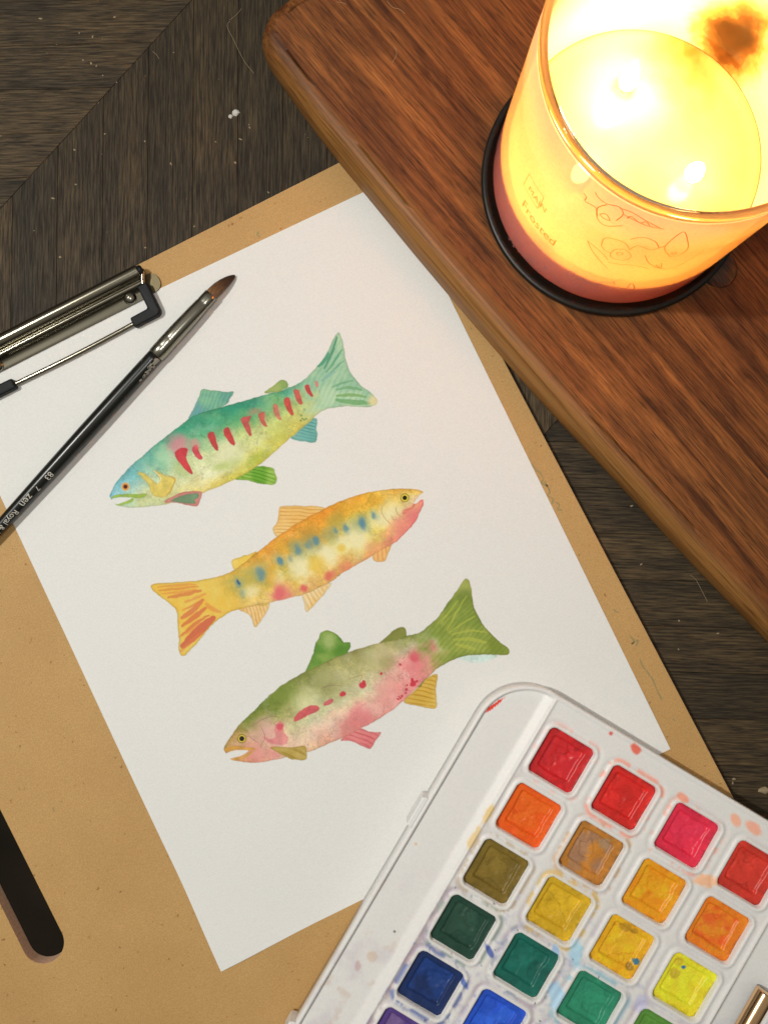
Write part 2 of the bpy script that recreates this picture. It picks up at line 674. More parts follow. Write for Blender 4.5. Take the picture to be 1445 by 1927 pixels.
# clip: rolled spring sheet, base plate, wire lever with rubber corners
clip_top = (cpx(250, 500, Z1 + 5)[1] + cpx(0, 628, Z1 + 5)[1]) / 2
clip_bot = (cpx(270, 563, Z1 + 1)[1] + cpx(0, 702, Z1 + 1)[1]) / 2
cu1 = cpx(262, 512, Z1 + 5)[0]
cu0 = 2 * clip_mid - cu1
tc_w, tc_z, tr = clip_top - 3.0, Z1 + 4.3, 3.0
prof = []
for k in range(13):
    a = math.radians(215 - k * 215 / 12 - 0)        # round the tube from the back over the top to the front
    prof.append((tc_w - tr * math.cos(math.radians(180) - a) * 1.0, tc_z + tr * math.sin(a)))
prof = []
for k in range(15):
    a = math.radians(-40 + k * 200 / 14)
    prof.append((tc_w + tr * math.cos(a), tc_z + tr * math.sin(a)))
wq = tc_w - tr
prof += [(wq - 0.5, tc_z - 0.8), (wq - 1.1, tc_z + 0.1), (wq - 1.9, tc_z + 0.35), (wq - 2.7, tc_z - 0.2), (wq - 3.6, tc_z - 1.6),
         (wq - 4.4, Z1 + 1.9), (wq - 5.3, Z1 + 1.6), (clip_bot + 0.4, Z1 + 1.15), (clip_bot, Z1 + 0.95)]
prof = catmull(prof, 3)
tang = np.gradient(prof, axis=0)
nr = np.stack([tang[:, 1], -tang[:, 0]], 1)
nr /= np.linalg.norm(nr, axis=1)[:, None]
inner = prof - nr * -0.5 if False else prof + nr * -0.0
thick = 0.55
inn = prof + nr * thick
# keep the outer skin as drawn, thickness inwards
cen = np.array([tc_w, tc_z])
if np.linalg.norm(inn[10] - cen) > np.linalg.norm(prof[10] - cen):
    inn = prof - nr * thick
ring2 = list(prof) + list(inn[::-1])
rings = [[(u, q[0], q[1]) for q in ring2] for u in (cu0, cu0 + 0.3, cu1 - 0.3, cu1)]
V, Fc = loft(rings)
nseg = len(ring2)
o = obj('spring_plate', V, Fc, M_STEEL, clipboard, smooth=True)
o.data.polygons.foreach_set('use_smooth', np.array([len(p.vertices) == 4 for p in o.data.polygons]))
o.data.update()
bp = plate_with_hole('base_plate', round_rect(cu0 - 6.5, cu1 + 6.0, clip_bot + 0.6, clip_bot + 9.5, 4.0), None, Z1 + 0.27, Z1 + 0.9, M_PLATE, clipboard, 0.2)
for s in (cpx(245, 561, Z1 + 2)[0], 2 * clip_mid - cpx(245, 561, Z1 + 2)[0]):
    w_ = cpx(245, 561, Z1 + 2)[1] + 0.3
    V, Fc = lathe([(0.01, 1.9), (1.0, 1.75), (2.0, 1.25), (2.7, 0.55), (3.0, -0.1), (3.0, -0.6)], 24)
    obj('rivet', [(v[0] + s, v[1] + w_, v[2] + Z1 + 1.6) for v in V], Fc, M_FERRULE, clipboard, smooth=True)
for s, sg in ((cu1, 1), (cu0, -1)):
    V, Fc = tube([(s - sg * 2.0, tc_w, tc_z), (s + sg * 1.3, tc_w, tc_z), (s + sg * 1.9, tc_w, tc_z)], 2.3, 16, [2.35, 2.35, 1.6])
    obj('end_plug', V, Fc, M_RUBBER, clipboard, smooth=False)
pc = cpx(308, 590, Z1 + 2.6)
pe = cpx(252, 613, Z1 + 2.2)
pt = cpx(268, 537, Z1 + 4.0)
mir = lambda p: np.array([2 * clip_mid - p[0], p[1], p[2]])
corner = pc + np.array([-2.6, 2.4, 0])
lev = [np.array([cu1 - 6, tc_w, tc_z]), np.array([cu1 + 0.6, tc_w - 0.2, tc_z]), np.array([cu1 + 1.2, tc_w - 1.4, tc_z]), np.array([pt[0] + 0.5, pt[1], Z1 + 3.4]), corner + np.array([0, 1.8, 0]),
       corner + np.array([-0.6, 0.5, 0]), corner + np.array([-2.0, 0, 0]), np.array([pe[0], corner[1] - 0.2, Z1 + 1.6]),
       np.array([clip_mid + 8, corner[1] - 0.6, Z1 + 1.45])]
lev = lev + [mir(p) + np.array([0, -2.0 * 0, 0]) for p in lev[::-1]]
V, Fc = tube(catmull(lev, 4), 1.15, 12)
obj('lever_wire', V, Fc, M_STEEL, clipboard, smooth=True)


def rubber_corner(mirror):
    """L-shaped rubber sleeve with a square-ish section"""
    a0 = np.array([pt[0] + 0.2, pt[1] + 0.4, 0])
    c0 = np.array([corner[0], corner[1], 0])
    e0 = np.array([pe[0] + 0.2, corner[1] - 0.1, 0])
    hw = 2.35
    d1 = (c0 - a0) / np.linalg.norm(c0 - a0)
    d2 = (e0 - c0) / np.linalg.norm(e0 - c0)
    n1 = np.array([-d1[1], d1[0], 0])
    n2 = np.array([-d2[1], d2[0], 0])
    if n1 @ d2 > 0:
        n1 = -n1
    if n2 @ d1 < 0:
        n2 = -n2
    # n1, n2 point to the outside of the bend
    out = [a0 + n1 * hw, c0 + n1 * hw + n2 * hw - d1 * 2.2, c0 + n1 * hw * 0.75 + n2 * hw * 0.75, c0 + n1 * hw + n2 * hw + d2 * 2.2, e0 + n2 * hw,
           e0 - n2 * hw, c0 - n1 * hw - n2 * hw, a0 - n1 * hw]
    zt = [Z1 + 5.2, Z1 + 4.4, Z1 + 4.3, Z1 + 4.3, Z1 + 4.0, Z1 + 4.0, Z1 + 4.3, Z1 + 5.2]
    if mirror:
        out = [mir(p) for p in out][::-1]
        zt = zt[::-1]
    n_ = len(out)
    V = [(p[0], p[1], z) for p, z in zip(out, zt)] + [(p[0], p[1], Z1 + 0.32) for p in out]
    Fc = [list(range(n_)), [n_ + k for k in range(n_)][::-1]] + [[(k + 1) % n_, k, n_ + k, n_ + (k + 1) % n_] for k in range(n_)]
    o_ = obj('rubber_corner', V, Fc, M_RUBBER, clipboard)
    bm = bmesh.new()
    bm.from_mesh(o_.data)
    bmesh.ops.recalc_face_normals(bm, faces=bm.faces[:])
    bm.to_mesh(o_.data)
    bm.free()
    b = o_.modifiers.new('bevel', 'BEVEL')
    b.width = 0.9 * MM
    b.segments = 3
    b.limit_method = 'ANGLE'
    b.angle_limit = math.radians(35)


rubber_corner(False)
rubber_corner(True)


def ribbon(pts3, w):
    """flat ribbon on a horizontal surface; w may vary"""
    P = np.asarray(pts3, float)
    T = np.gradient(P, axis=0)
    Nn = np.stack([-T[:, 1], T[:, 0], np.zeros(len(P))], 1)
    Nn /= np.linalg.norm(Nn, axis=1)[:, None] + 1e-9
    ww = np.full(len(P), w) if np.isscalar(w) else np.asarray(w)
    A, B = P + Nn * ww[:, None] / 2, P - Nn * ww[:, None] / 2
    V = np.concatenate([A, B])
    n_ = len(P)
    return V.tolist(), [[i, n_ + i, n_ + i + 1, i + 1] for i in range(n_ - 1)]


# faint grey-green scribbles and spots on the bare board beside the paper
marks = [[(1000, 872), (1008, 884), (1016, 890), (1022, 902), (1018, 908), (1030, 915)], [(1024, 905), (1034, 925), (1030, 932), (1040, 940), (1038, 948)],
         [(1045, 945), (1052, 950), (1048, 958), (1057, 960)], [(1154, 1146), (1158, 1151), (1163, 1152)], [(1184, 1196), (1192, 1206), (1188, 1212), (1200, 1204), (1196, 1216)],
         [(1203, 1240), (1210, 1256), (1216, 1262), (1222, 1272)], [(1224, 1272), (1230, 1284), (1236, 1300), (1245, 1316)], [(1266, 1352), (1269, 1357)],
         [(488, 436), (484, 442), (490, 446)], [(101, 1519), (102, 1528)], [(568, 1775), (570, 1776)]]
for pts in marks:
    q = catmull([at(x, y, CB_T + 0.05) for x, y in pts], 5)
    wv = 0.8 * (0.35 + 0.65 * np.abs(np.sin(np.linspace(0.3, 5.2, len(q)))))
    V, Fc = ribbon(q, wv if len(pts) > 2 else 0.5)
    V = np.array(V)
    L = np.stack([(V[:, :2] - P0) @ cdx, (V[:, :2] - P0) @ cdy, V[:, 2]], 1)
    obj('paint_mark', L, Fc, M_MARK, clipboard)

# ------------------------------------------------------------------ paper
paper = empty('sheet_of_paper', (P0[0], P0[1], CB_T), PTH)
tag(paper, 'white sheet of paper with three watercolour fish, clipped to the board', 'paper')
hw, hh = 107.95, 139.7
gu, gw = np.meshgrid(np.linspace(-hw, hw, 109), np.linspace(-hh, hh, 141))
gu, gw = gu.ravel(), gw.ravel()


def buckle(u, w):
    return 0.16 * (np.sin(u / 17.0 + 1.2 * np.sin(w / 31.0)) * np.sin(w / 23.0 + 0.6) + 1.0)


lift = buckle(gu, gw) + 2.4 * sstep((-(gu + hw) - (gw + hh)) , -46, 0) + 0.5 * sstep(-(gu + hw), -16, 0) * sstep(gw, -130, -60) * sstep(-gw, -30, 20)
ix = np.arange(109 * 141).reshape(141, 109)
pq = np.stack([ix[:-1, :-1], ix[:-1, 1:], ix[1:, 1:], ix[1:, :-1]], -1).reshape(-1, 4)
rimi = list(ix[0, :]) + list(ix[1:, -1]) + list(ix[-1, -2::-1]) + list(ix[-2:0:-1, 0])
top_v = np.stack([gu, gw, 0.25 + lift], 1)
bot_v = np.stack([gu, gw, 0.04 + lift], 1)
nn_ = len(top_v)
pf = pq.tolist() + (pq[:, ::-1] + nn_).tolist() + [[int(rimi[i]), int(nn_ + rimi[i]), int(nn_ + rimi[(i + 1) % len(rimi)]), int(rimi[(i + 1) % len(rimi)])] for i in range(len(rimi))]
obj('sheet', np.vstack([top_v, bot_v]), pf, M_PAPER, paper)
pdx, pdy = np.array([math.cos(PTH), math.sin(PTH)]), np.array([-math.sin(PTH), math.cos(PTH)])

# ---- a small watercolour painter working on points of the sheet
_LAT = RNG.random((64, 64))


def vnoise(P, s):
    q = P / s
    i = np.floor(q).astype(int)
    f = q - i
    f = f * f * (3 - 2 * f)
    a = _LAT[i[:, 0] % 64, i[:, 1] % 64]
    b = _LAT[(i[:, 0] + 1) % 64, i[:, 1] % 64]
    c = _LAT[i[:, 0] % 64, (i[:, 1] + 1) % 64]
    d = _LAT[(i[:, 0] + 1) % 64, (i[:, 1] + 1) % 64]
    return (a * (1 - f[:, 0]) + b * f[:, 0]) * (1 - f[:, 1]) + (c * (1 - f[:, 0]) + d * f[:, 0]) * f[:, 1]


def fbm(P, s, o=4, off=0.0):
    v, a, t = 0.0, 1.0, 0.0
    for k in range(o):
        v = v + a * vnoise(P + off + 17.3 * k, s / 2 ** k)
        t += a
        a *= 0.55
    return v / t


def seg_dist(P, line):
    best = np.full(len(P), 1e9)
    par = np.zeros(len(P))
    ll = np.concatenate([[0], np.cumsum(np.linalg.norm(np.diff(line, axis=0), axis=1))])
    for k in range(len(line) - 1):
        a, b = line[k], line[k + 1]
        e = b - a
        L2 = e @ e + 1e-12
        t = np.clip(((P - a) @ e) / L2, 0, 1)
        d = np.hypot(P[:, 0] - a[0] - t * e[0], P[:, 1] - a[1] - t * e[1])
        u = d < best
        best[u] = d[u]
        par[u] = (ll[k] + t[u] * math.sqrt(L2)) / ll[-1]
    return best, par


def inside(P, poly):
    r = np.zeros(len(P), bool)
    n_ = len(poly)
    for i in range(n_):
        a, b = poly[i], poly[(i + 1) % n_]
        if a[1] == b[1]:
            continue
        c = (a[1] > P[:, 1]) != (b[1] > P[:, 1])
        r ^= c & (P[:, 0] < (b[0] - a[0]) * (P[:, 1] - a[1]) / (b[1] - a[1]) + a[0])
    return r


def poly_sdf(P, poly, pad=14):
    """signed distance (negative inside), computed only near the polygon"""
    out = np.full(len(P), 99.0)
    lo, hi = poly.min(0) - pad, poly.max(0) + pad
    k = np.where((P[:, 0] > lo[0]) & (P[:, 0] < hi[0]) & (P[:, 1] > lo[1]) & (P[:, 1] < hi[1]))[0]
    if len(k):
        d, _ = seg_dist(P[k], np.vstack([poly, poly[:1]]))
        out[k] = np.where(inside(P[k], poly), -d, d)
    return out




WHITE = np.array([214, 209, 200.0])


class Canvas:
    def __init__(self, ox, oy, k, box):
        self.o, self.k = np.array([ox, oy], float), k
        x0, y0, x1, y1 = box
        self.nx, self.ny = int(x1 - x0) + 1, int(y1 - y0) + 1
        gx, gy = np.meshgrid(np.arange(self.nx) + x0, np.arange(self.ny) + y0)
        self.P = np.stack([gx.ravel(), gy.ravel()], 1).astype(float)
        self.col = np.tile(WHITE, (len(self.P), 1))
        self.alpha = np.zeros(len(self.P))
        self.part = np.zeros(len(self.P), int)
        self.names = ['body']
        w1, w2 = fbm(self.P, 9, 3, 5), fbm(self.P, 9, 3, 91)
        self.PW = self.P + np.stack([w1 - 0.5, w2 - 0.5], 1) * 3.0       # shaky hand

    def z(self, pts):
        return self.o + np.asarray(pts, float) / self.k

    def over(self, m_, c):
        m_ = m_[:, None]
        self.col = self.col * (1 - m_) + np.asarray(c, float) * m_

    def mult(self, m_, c):
        self.col *= 1 - m_[:, None] * (1 - np.asarray(c, float))

    def fin(self, name, pts, c0, c1, ray=None, period=5.0, rc=(0.72, 0.72, 0.6), edge=0.3, n=4):
        poly = catmull(self.z(pts), n, True)
        d = poly_sdf(self.PW, poly)
        m_ = sstep(-d, -0.9, 0.9)
        g = fbm(self.P, 26, 4, 33)
        g = np.clip((g - 0.5) * 2.6 + 0.5, 0, 1)
        c = np.asarray(c0, float) * (1 - g[:, None]) + np.asarray(c1, float) * g[:, None]
        self.over(m_, c)
        if ray is not None:
            a = math.radians(ray)
            q = self.P @ np.array([-math.sin(a), math.cos(a)])
            st = 0.5 + 0.5 * np.sin(q * 2 * math.pi / period + 9 * fbm(self.P, 42, 2, 7))
            self.mult(m_ * sstep(st, 0.5, 0.98) * sstep(-d, 1.0, 4.0) * (0.15 + 0.75 * fbm(self.P, 18, 3, 61)), rc)
        self.mult(m_ * np.exp(-np.abs(d) / 1.3) * edge * 1.6, (0.62, 0.55, 0.45))
        new = (m_ > 0.02)
        self.alpha = np.maximum(self.alpha, m_)
        if name:
            if name not in self.names:
                self.names.append(name)
            self.part[new & (d < 0.5)] = self.names.index(name)
        return m_

    def body(self, top, bot, table_, gap=None, tail=None):
        """table_[row from back to belly][column from head to tail]"""
        T_, B_ = catmull(self.z(top), 4), catmull(self.z(bot), 4)
        poly = np.vstack([T_, B_[::-1]])
        d = poly_sdf(self.PW, poly)
        m_ = sstep(-d, -0.9, 0.9)
        _, st0 = seg_dist(self.P, T_)
        _, sb0 = seg_dist(self.P, B_)
        m_ = m_ * (1 - sstep((st0 + sb0) / 2 + (fbm(self.P, 14, 3, 8) - 0.5) * 0.10, 0.87, 0.99))
        if gap is not None:
            m_ = m_ * sstep(poly_sdf(self.PW, catmull(self.z(gap), 3, True)), -0.8, 0.8)
        dt, st = seg_dist(self.P, T_)
        db, sb = seg_dist(self.P, B_)
        t = dt / (dt + db + 1e-6) + (fbm(self.P, 34, 4, 3) - 0.5) * 0.42
        s = (st + sb) / 2 + (fbm(self.P, 40, 3, 55) - 0.5) * 0.16
        tab = np.asarray(table_, float)
        R_, K_ = tab.shape[:2]
        tt, ss = np.clip(t, 0, 0.9999) * (R_ - 1), np.clip(s, 0, 0.9999) * (K_ - 1)
        i, j = tt.astype(int), ss.astype(int)
        ft, fs = (tt - i)[:, None], (ss - j)[:, None]
        c = (tab[i, j] * (1 - fs) + tab[i, j + 1] * fs) * (1 - ft) + (tab[i + 1, j] * (1 - fs) + tab[i + 1, j + 1] * fs) * ft
        w = fbm(self.P, 16, 5, 21)[:, None]
        c = c * (0.88 + 0.24 * w)
        w2 = sstep(fbm(self.P, 22, 4, 71), 0.52, 0.72)[:, None]
        c = c * (1 - 0.22 * w2) + (c * 0.4 + WHITE * 0.6) * 0.22 * w2
        c = c * (0.96 + 0.08 * vnoise(self.P, 2.2)[:, None])
        br = fbm(self.P, 20, 4, 130)
        c = c * (1 - 0.10 * np.exp(-((br - 0.50) / 0.018) ** 2))[:, None]          # dried tide lines
        self.over(m_, np.clip(c, 0, 255))
        self.mult(m_ * np.exp(-np.abs(d) / 1.4) * 0.45, (0.62, 0.52, 0.40))
        self.alpha = np.maximum(self.alpha, m_)
        self.part[(d < 0.5)] = 0
        self.bm, self.t = m_, t

    def blot(self, x, y, r, c, k=0.8, soft=0.8, e=1.0, ang=0.0, clip=True):
        p = self.z([(x, y)])[0]
        q = self.PW - p
        a = math.radians(ang)
        u, v = q @ np.array([math.cos(a), math.sin(a)]), q @ np.array([-math.sin(a), math.cos(a)])
        rr = np.hypot(u, v / e) * self.k / r + (fbm(self.P, 10, 3, x * 0.37) - 0.5) * 0.7
        m_ = sstep(-rr, -1.0 - soft / 2, -1.0 + soft / 2) * k
        if clip:
            m_ = m_ * self.bm
        else:
            self.alpha = np.maximum(self.alpha, m_)
        self.over(m_, c)

    def patch(self, pts, c, k=0.9, soft=1.5, n=2, edge=0.3, name=None, clip=True):
        d = poly_sdf(self.PW, catmull(self.z(pts), n, True))
        m_ = sstep(-d, -soft, soft) * k
        if clip:
            m_ = m_ * np.maximum(self.bm, self.alpha)
        g = fbm(self.P, 9, 3, 13)[:, None]
        self.over(m_, np.clip(np.asarray(c, float) * (0.86 + 0.28 * g), 0, 255))
        self.mult(m_ * np.exp(-np.abs(d) / 1.2) * edge, (0.7, 0.6, 0.6))
        if not clip:
            self.alpha = np.maximum(self.alpha, m_)
        if name:
            if name not in self.names:
                self.names.append(name)
            self.part[d < 0.3] = self.names.index(name)

    def line(self, pts, w, c, k=0.8):
        l = catmull(self.z(pts), 5)
        d, s = seg_dist(self.PW, l)
        w_ = w / self.k * (0.6 + 0.5 * np.sin(np.pi * np.clip(s, 0.05, 0.95)))
        m_ = sstep(-d, -w_ / 2 - 0.6, -w_ / 2 + 0.6) * k
        self.over(m_ * np.maximum(self.alpha, 0), c)

    def eye(self, x, y, r, ring, iris, pupil, pr):
        p = self.z([(x, y)])[0]
        d = np.hypot(*(self.P - p).T) * self.k
        self.over(sstep(-d, -r - 2.0, -r + 2.0), ring)
        self.over(sstep(-d, -r * 0.82 - 2, -r * 0.82 + 2), iris)
        self.over(sstep(-d, -pr - 2, -pr + 2), pupil)
        self.names.append('eye')
        self.part[d < r] = len(self.names) - 1

    def build(self, label):
        lum = self.col.mean(1, keepdims=True)
        alb = lin(np.clip(lum + (self.col - lum) * 0.90, 3, 255)) / PAPER_SEEN * PAPER_ALB
        W3 = at_many(self.P, Z_PAPER)
        L = np.stack([(W3[:, :2] - P0) @ pdx, (W3[:, :2] - P0) @ pdy, np.full(len(W3), 0.30)], 1)
        L[:, 2] += buckle(L[:, 0], L[:, 1])
        idx = np.arange(self.nx * self.ny).reshape(self.ny, self.nx)
        Q = np.stack([idx[:-1, :-1], idx[1:, :-1], idx[1:, 1:], idx[:-1, 1:]], -1).reshape(-1, 4)
        keep = self.alpha[Q].max(1) > 0.01
        Q = Q[keep]
        qp = self.part[Q].max(1)
        root = None
        for k, nm in enumerate(self.names):
            q = Q[qp == k]
            if not len(q):
                continue
            used, inv = np.unique(q, return_inverse=True)
            o_ = obj('painted_fish' if k == 0 else nm, L[used], inv.reshape(-1, 4), M_PAINTED, paper if k == 0 else root, cols=alb[used])
            if k == 0:
                root = o_
                o_['label'] = label


# fish one: green with red bars
K = 2.5804
cv = Canvas(180, 600, K, (200, 618, 718, 962))
cv.fin('dorsal_fin', [(455, 482), (475, 440), (500, 390), (515, 345), (560, 347), (620, 355), (670, 355), (655, 385), (635, 415), (560, 450), (500, 480)], (100, 158, 136), (124, 178, 138), 112, 7, (0.7, 0.85, 0.9))
cv.over(sstep(-poly_sdf(cv.PW, cv.z([(455, 482), (500, 385), (520, 440), (540, 460)])), -4, 4) * 0.40, (90, 142, 168))
cv.fin('adipose_fin', [(820, 360), (850, 335), (885, 308), (915, 298), (932, 310), (930, 335), (880, 355)], (128, 158, 84), (156, 172, 92))
cv.fin('anal_fin', [(950, 580), (1000, 530), (1050, 487), (1075, 490), (1072, 540), (1078, 570), (1065, 598), (1010, 595)], (86, 150, 142), (110, 172, 160), 10, 6, (0.6, 0.72, 0.72))
cv.fin('pelvic_fin', [(680, 778), (740, 735), (790, 717), (860, 722), (870, 750), (882, 775), (870, 800), (840, 805), (780, 795), (720, 782)], (106, 160, 48), (150, 186, 76), 18, 7, (0.55, 0.75, 0.5))
top = [(70, 862), (80, 835), (110, 785), (150, 740), (185, 705), (220, 675), (300, 605), (380, 545), (455, 485), (520, 455), (600, 432), (700, 405), (800, 375), (900, 350), (960, 328), (1020, 290), (1060, 250)]
bot = [(97, 902), (150, 914), (200, 915), (280, 910), (340, 900), (400, 885), (480, 860), (520, 845), (600, 812), (680, 778), (740, 745), (800, 705), (850, 665), (900, 620), (950, 575), (1000, 530), (1050, 490), (1080, 460), (1125, 437)]
cv.fin('tail_fin', [(900, 352), (960, 329), (1020, 290), (1040, 268), (1090, 215), (1120, 170), (1150, 110), (1165, 80), (1178, 66), (1190, 78), (1205, 130), (1213, 190), (1225, 235), (1255, 285), (1290, 325), (1330, 355), (1360, 385), (1368, 405), (1350, 422), (1310, 430), (1250, 425), (1190, 428), (1125, 437), (1080, 460), (1050, 490), (1000, 530), (950, 574), (915, 480)], (140, 182, 146), (170, 198, 158), 118, 9, (0.85, 0.93, 0.9))
for pts, w, c in [([(1110, 240), (1150, 160), (1172, 90)], 12, (62, 128, 98)), ([(1120, 260), (1165, 200), (1198, 150)], 10, (76, 146, 110)), ([(1140, 265), (1180, 225), (1205, 205)], 8, (92, 150, 120)), ([(1085, 230), (1120, 190), (1130, 170)], 16, (60, 140, 104)),
                  ([(1150, 330), (1190, 315), (1245, 300)], 10, (104, 156, 110)), ([(1170, 345), (1230, 335), (1290, 345)], 12, (104, 156, 104)), ([(1170, 375), (1240, 370), (1310, 378)], 14, (110, 158, 84)), ([(1170, 395), (1250, 405), (1330, 408)], 22, (98, 154, 92)), ([(1100, 300), (1140, 270), (1160, 255)], 16, (120, 168, 150))]:
    cv.line(pts, w, c, 0.75)
cv.bm = cv.alpha.copy()
cv.blot(1350, 400, 28, (222, 200, 140), 0.8, 1.2)
cv.body(top, bot, [
    [(96, 172, 178), (84, 164, 150), (66, 152, 116), (52, 142, 108), (50, 142, 108), (62, 146, 112), (84, 164, 128)],
    [(118, 184, 200), (132, 184, 158), (112, 176, 128), (102, 166, 116), (98, 164, 104), (120, 172, 104), (150, 184, 122)],
    [(140, 192, 190), (196, 204, 156), (198, 206, 154), (196, 204, 138), (188, 198, 116), (194, 200, 112), (198, 198, 112)],
    [(166, 200, 178), (208, 202, 128), (212, 210, 162), (212, 210, 156), (204, 204, 126), (204, 198, 100), (206, 198, 108)],
    [(180, 204, 168), (206, 204, 140), (216, 192, 96), (204, 192, 76), (196, 184, 62), (204, 184, 72), (206, 192, 104)]],
    gap=[(72, 884), (100, 871), (140, 866), (175, 868), (160, 880), (125, 894), (98, 899), (80, 896)])
cv.blot(640, 705, 60, (150, 174, 60), 0.6, 1.4, 0.35, -20)
cv.blot(780, 680, 60, (158, 174, 56), 0.55, 1.4, 0.35, -30)
cv.blot(430, 720, 45, (150, 176, 92), 0.5, 1.5)
cv.blot(330, 660, 50, (176, 204, 160), 0.7, 1.4)
cv.blot(900, 550, 50, (176, 184, 80), 0.5, 1.4)
cv.blot(640, 650, 60, (216, 212, 168), 0.7, 1.5)
cv.patch([(205, 745), (240, 752), (272, 780), (305, 800), (312, 775), (285, 735), (320, 750), (350, 765), (392, 772), (375, 820), (345, 862), (300, 862), (268, 840), (258, 800), (235, 780)], (216, 186, 78), 0.85, 1.2, edge=0.55)
cv.line([(285, 735), (318, 775), (300, 805)], 4, (226, 216, 170), 0.8)
cv.line([(345, 755), (388, 785), (345, 862)], 4, (184, 130, 60), 0.7)
cv.blot(405, 612, 46, (222, 120, 132), 0.75, 1.5)
RED = (198, 52, 60)
cv.patch([(385, 650), (420, 628), (450, 632), (440, 672), (462, 718), (475, 752), (455, 745), (405, 695)], RED, 0.92, 1.0)
bars = [[(470, 625), (495, 612), (502, 645), (522, 678), (505, 682), (480, 655)], [(545, 556), (575, 550), (590, 600), (598, 638), (580, 635), (555, 592)],
        [(622, 540), (645, 525), (660, 560), (680, 610), (662, 612), (632, 572)], [(705, 488), (730, 474), (757, 472), (745, 505), (760, 562), (747, 566), (718, 515)],
        [(790, 465), (820, 452), (820, 490), (835, 522), (815, 520), (797, 488)], [(862, 415), (885, 418), (890, 460), (902, 490), (885, 488), (865, 450)],
        [(915, 390), (940, 382), (950, 420), (962, 465), (945, 465), (920, 420)], [(962, 345), (985, 345), (1000, 385), (1005, 412), (988, 412), (968, 375)],
        [(1018, 322), (1038, 322), (1045, 350), (1057, 378), (1040, 375), (1022, 345)], [(1065, 300), (1078, 305), (1082, 330), (1076, 336), (1068, 322)]]
for i, b_ in enumerate(bars):
    q_ = np.mean(np.array(b_, float), 0)
    cv.blot(q_[0], q_[1] - 8, 26, (206, 128, 104), 0.30, 1.5, 0.7, 70)
    cv.patch(b_, [(206, 58, 72), (186, 50, 54), (196, 50, 54), (196, 72, 70), (196, 84, 74), (206, 110, 92), (196, 64, 58), (200, 78, 70), (194, 52, 54), (214, 124, 110)][i], 0.88, 0.9)
cv.blot(485, 605, 22, (222, 130, 130), 0.6, 1.4)
cv.blot(770, 450, 34, (196, 120, 96), 0.5, 1.2, 0.5, -18)
cv.blot(1088, 352, 6, (196, 54, 56), 0.9, 0.5)
for x, y in ((1005, 485), (1012, 492), (1022, 488), (1000, 470), (1015, 440), (996, 494)):
    cv.blot(x, y, 5, (96, 124, 64), 0.8, 0.6)
cv.patch([(72, 872), (100, 855), (150, 850), (200, 852), (245, 848), (246, 860), (220, 870), (180, 868), (140, 864), (100, 870)], (150, 178, 64), 0.9, 0.9, name='mouth')
cv.patch([(96, 896), (130, 890), (165, 874), (190, 872), (170, 892), (130, 905), (100, 905)], (146, 176, 60), 0.85, 0.9, name='mouth')
cv.fin('pectoral_fin', [(335, 888), (380, 860), (440, 840), (500, 836), (518, 845), (510, 880), (495, 910), (450, 905), (390, 893)], (206, 132, 118), (196, 116, 108))
cv.patch([(365, 884), (420, 858), (498, 845), (500, 870), (480, 880), (488, 898), (440, 896)], (92, 140, 98), 0.85, 1.3)
cv.eye(147, 815, 21, (206, 176, 120), (214, 140, 70), (84, 44, 30), 10)
cv.build('green and yellow painted fish with red bars, nearest the brush')

# fish two: golden, facing right
cv = Canvas(260, 900, K, (276, 912, 806, 1244))
cv.fin('dorsal_fin', [(668, 278), (655, 245), (675, 215), (685, 150), (700, 135), (800, 135), (905, 142), (850, 190), (760, 245), (690, 285)], (226, 176, 92), (228, 190, 118), 2, 7, (0.88, 0.72, 0.5))
cv.fin('adipose_fin', [(465, 440), (453, 405), (475, 388), (530, 372), (578, 356), (540, 400), (490, 435)], (226, 188, 74), (230, 196, 92))
cv.fin('anal_fin', [(485, 632), (530, 655), (555, 690), (568, 722), (600, 690), (640, 605), (560, 612)], (218, 170, 92), (228, 190, 124), 70, 6, (0.86, 0.7, 0.5))
cv.fin('pelvic_fin', [(800, 560), (806, 610), (812, 642), (826, 645), (870, 600), (940, 510), (860, 535)], (228, 186, 112), (226, 204, 160), 60, 8, (0.9, 0.8, 0.65))
cv.fin('pectoral_fin', [(1145, 362), (1140, 395), (1180, 408), (1200, 396), (1215, 360), (1230, 310), (1180, 340)], (228, 170, 96), (232, 184, 116), 80, 9, (0.9, 0.75, 0.6))
cv.fin('tail_fin', [(580, 361), (530, 401), (490, 431), (440, 461), (390, 479), (330, 490), (260, 500), (200, 505), (130, 508), (85, 510), (62, 522), (75, 545), (110, 575), (150, 605), (180, 630), (192, 660), (195, 720), (200, 790), (200, 830), (205, 855), (220, 862), (235, 855), (260, 830), (300, 785), (340, 735), (380, 695), (430, 660), (490, 634), (560, 619), (640, 602), (600, 480)], (226, 178, 62), (222, 188, 84), None, edge=0.4)
for pts, w, c in [([(150, 578), (220, 565), (305, 545)], 14, (206, 110, 60)), ([(105, 545), (200, 535), (290, 525)], 9, (212, 130, 60)), ([(100, 528), (190, 520), (280, 515)], 8, (216, 140, 62)), ([(215, 678), (270, 640), (315, 590)], 18, (208, 100, 66)), ([(218, 715), (280, 670), (328, 630)], 17, (206, 96, 64)), ([(215, 760), (280, 705), (345, 665)], 10, (208, 100, 60)), ([(222, 812), (290, 745), (365, 680)], 32, (196, 70, 62)), ([(218, 640), (270, 615), (310, 590)], 8, (214, 120, 64))]:
    cv.line(pts, w * 1.35, c, 0.72)
for pts, w in (([(330, 610), (370, 640), (400, 650)], 20), ([(120, 560), (200, 552), (280, 540)], 10), ([(200, 770), (250, 740), (300, 700)], 14), ([(230, 600), (270, 585), (330, 560)], 12), ([(210, 840), (260, 790), (310, 750)], 18)):
    cv.line(pts, w, (216, 120, 66), 0.5)
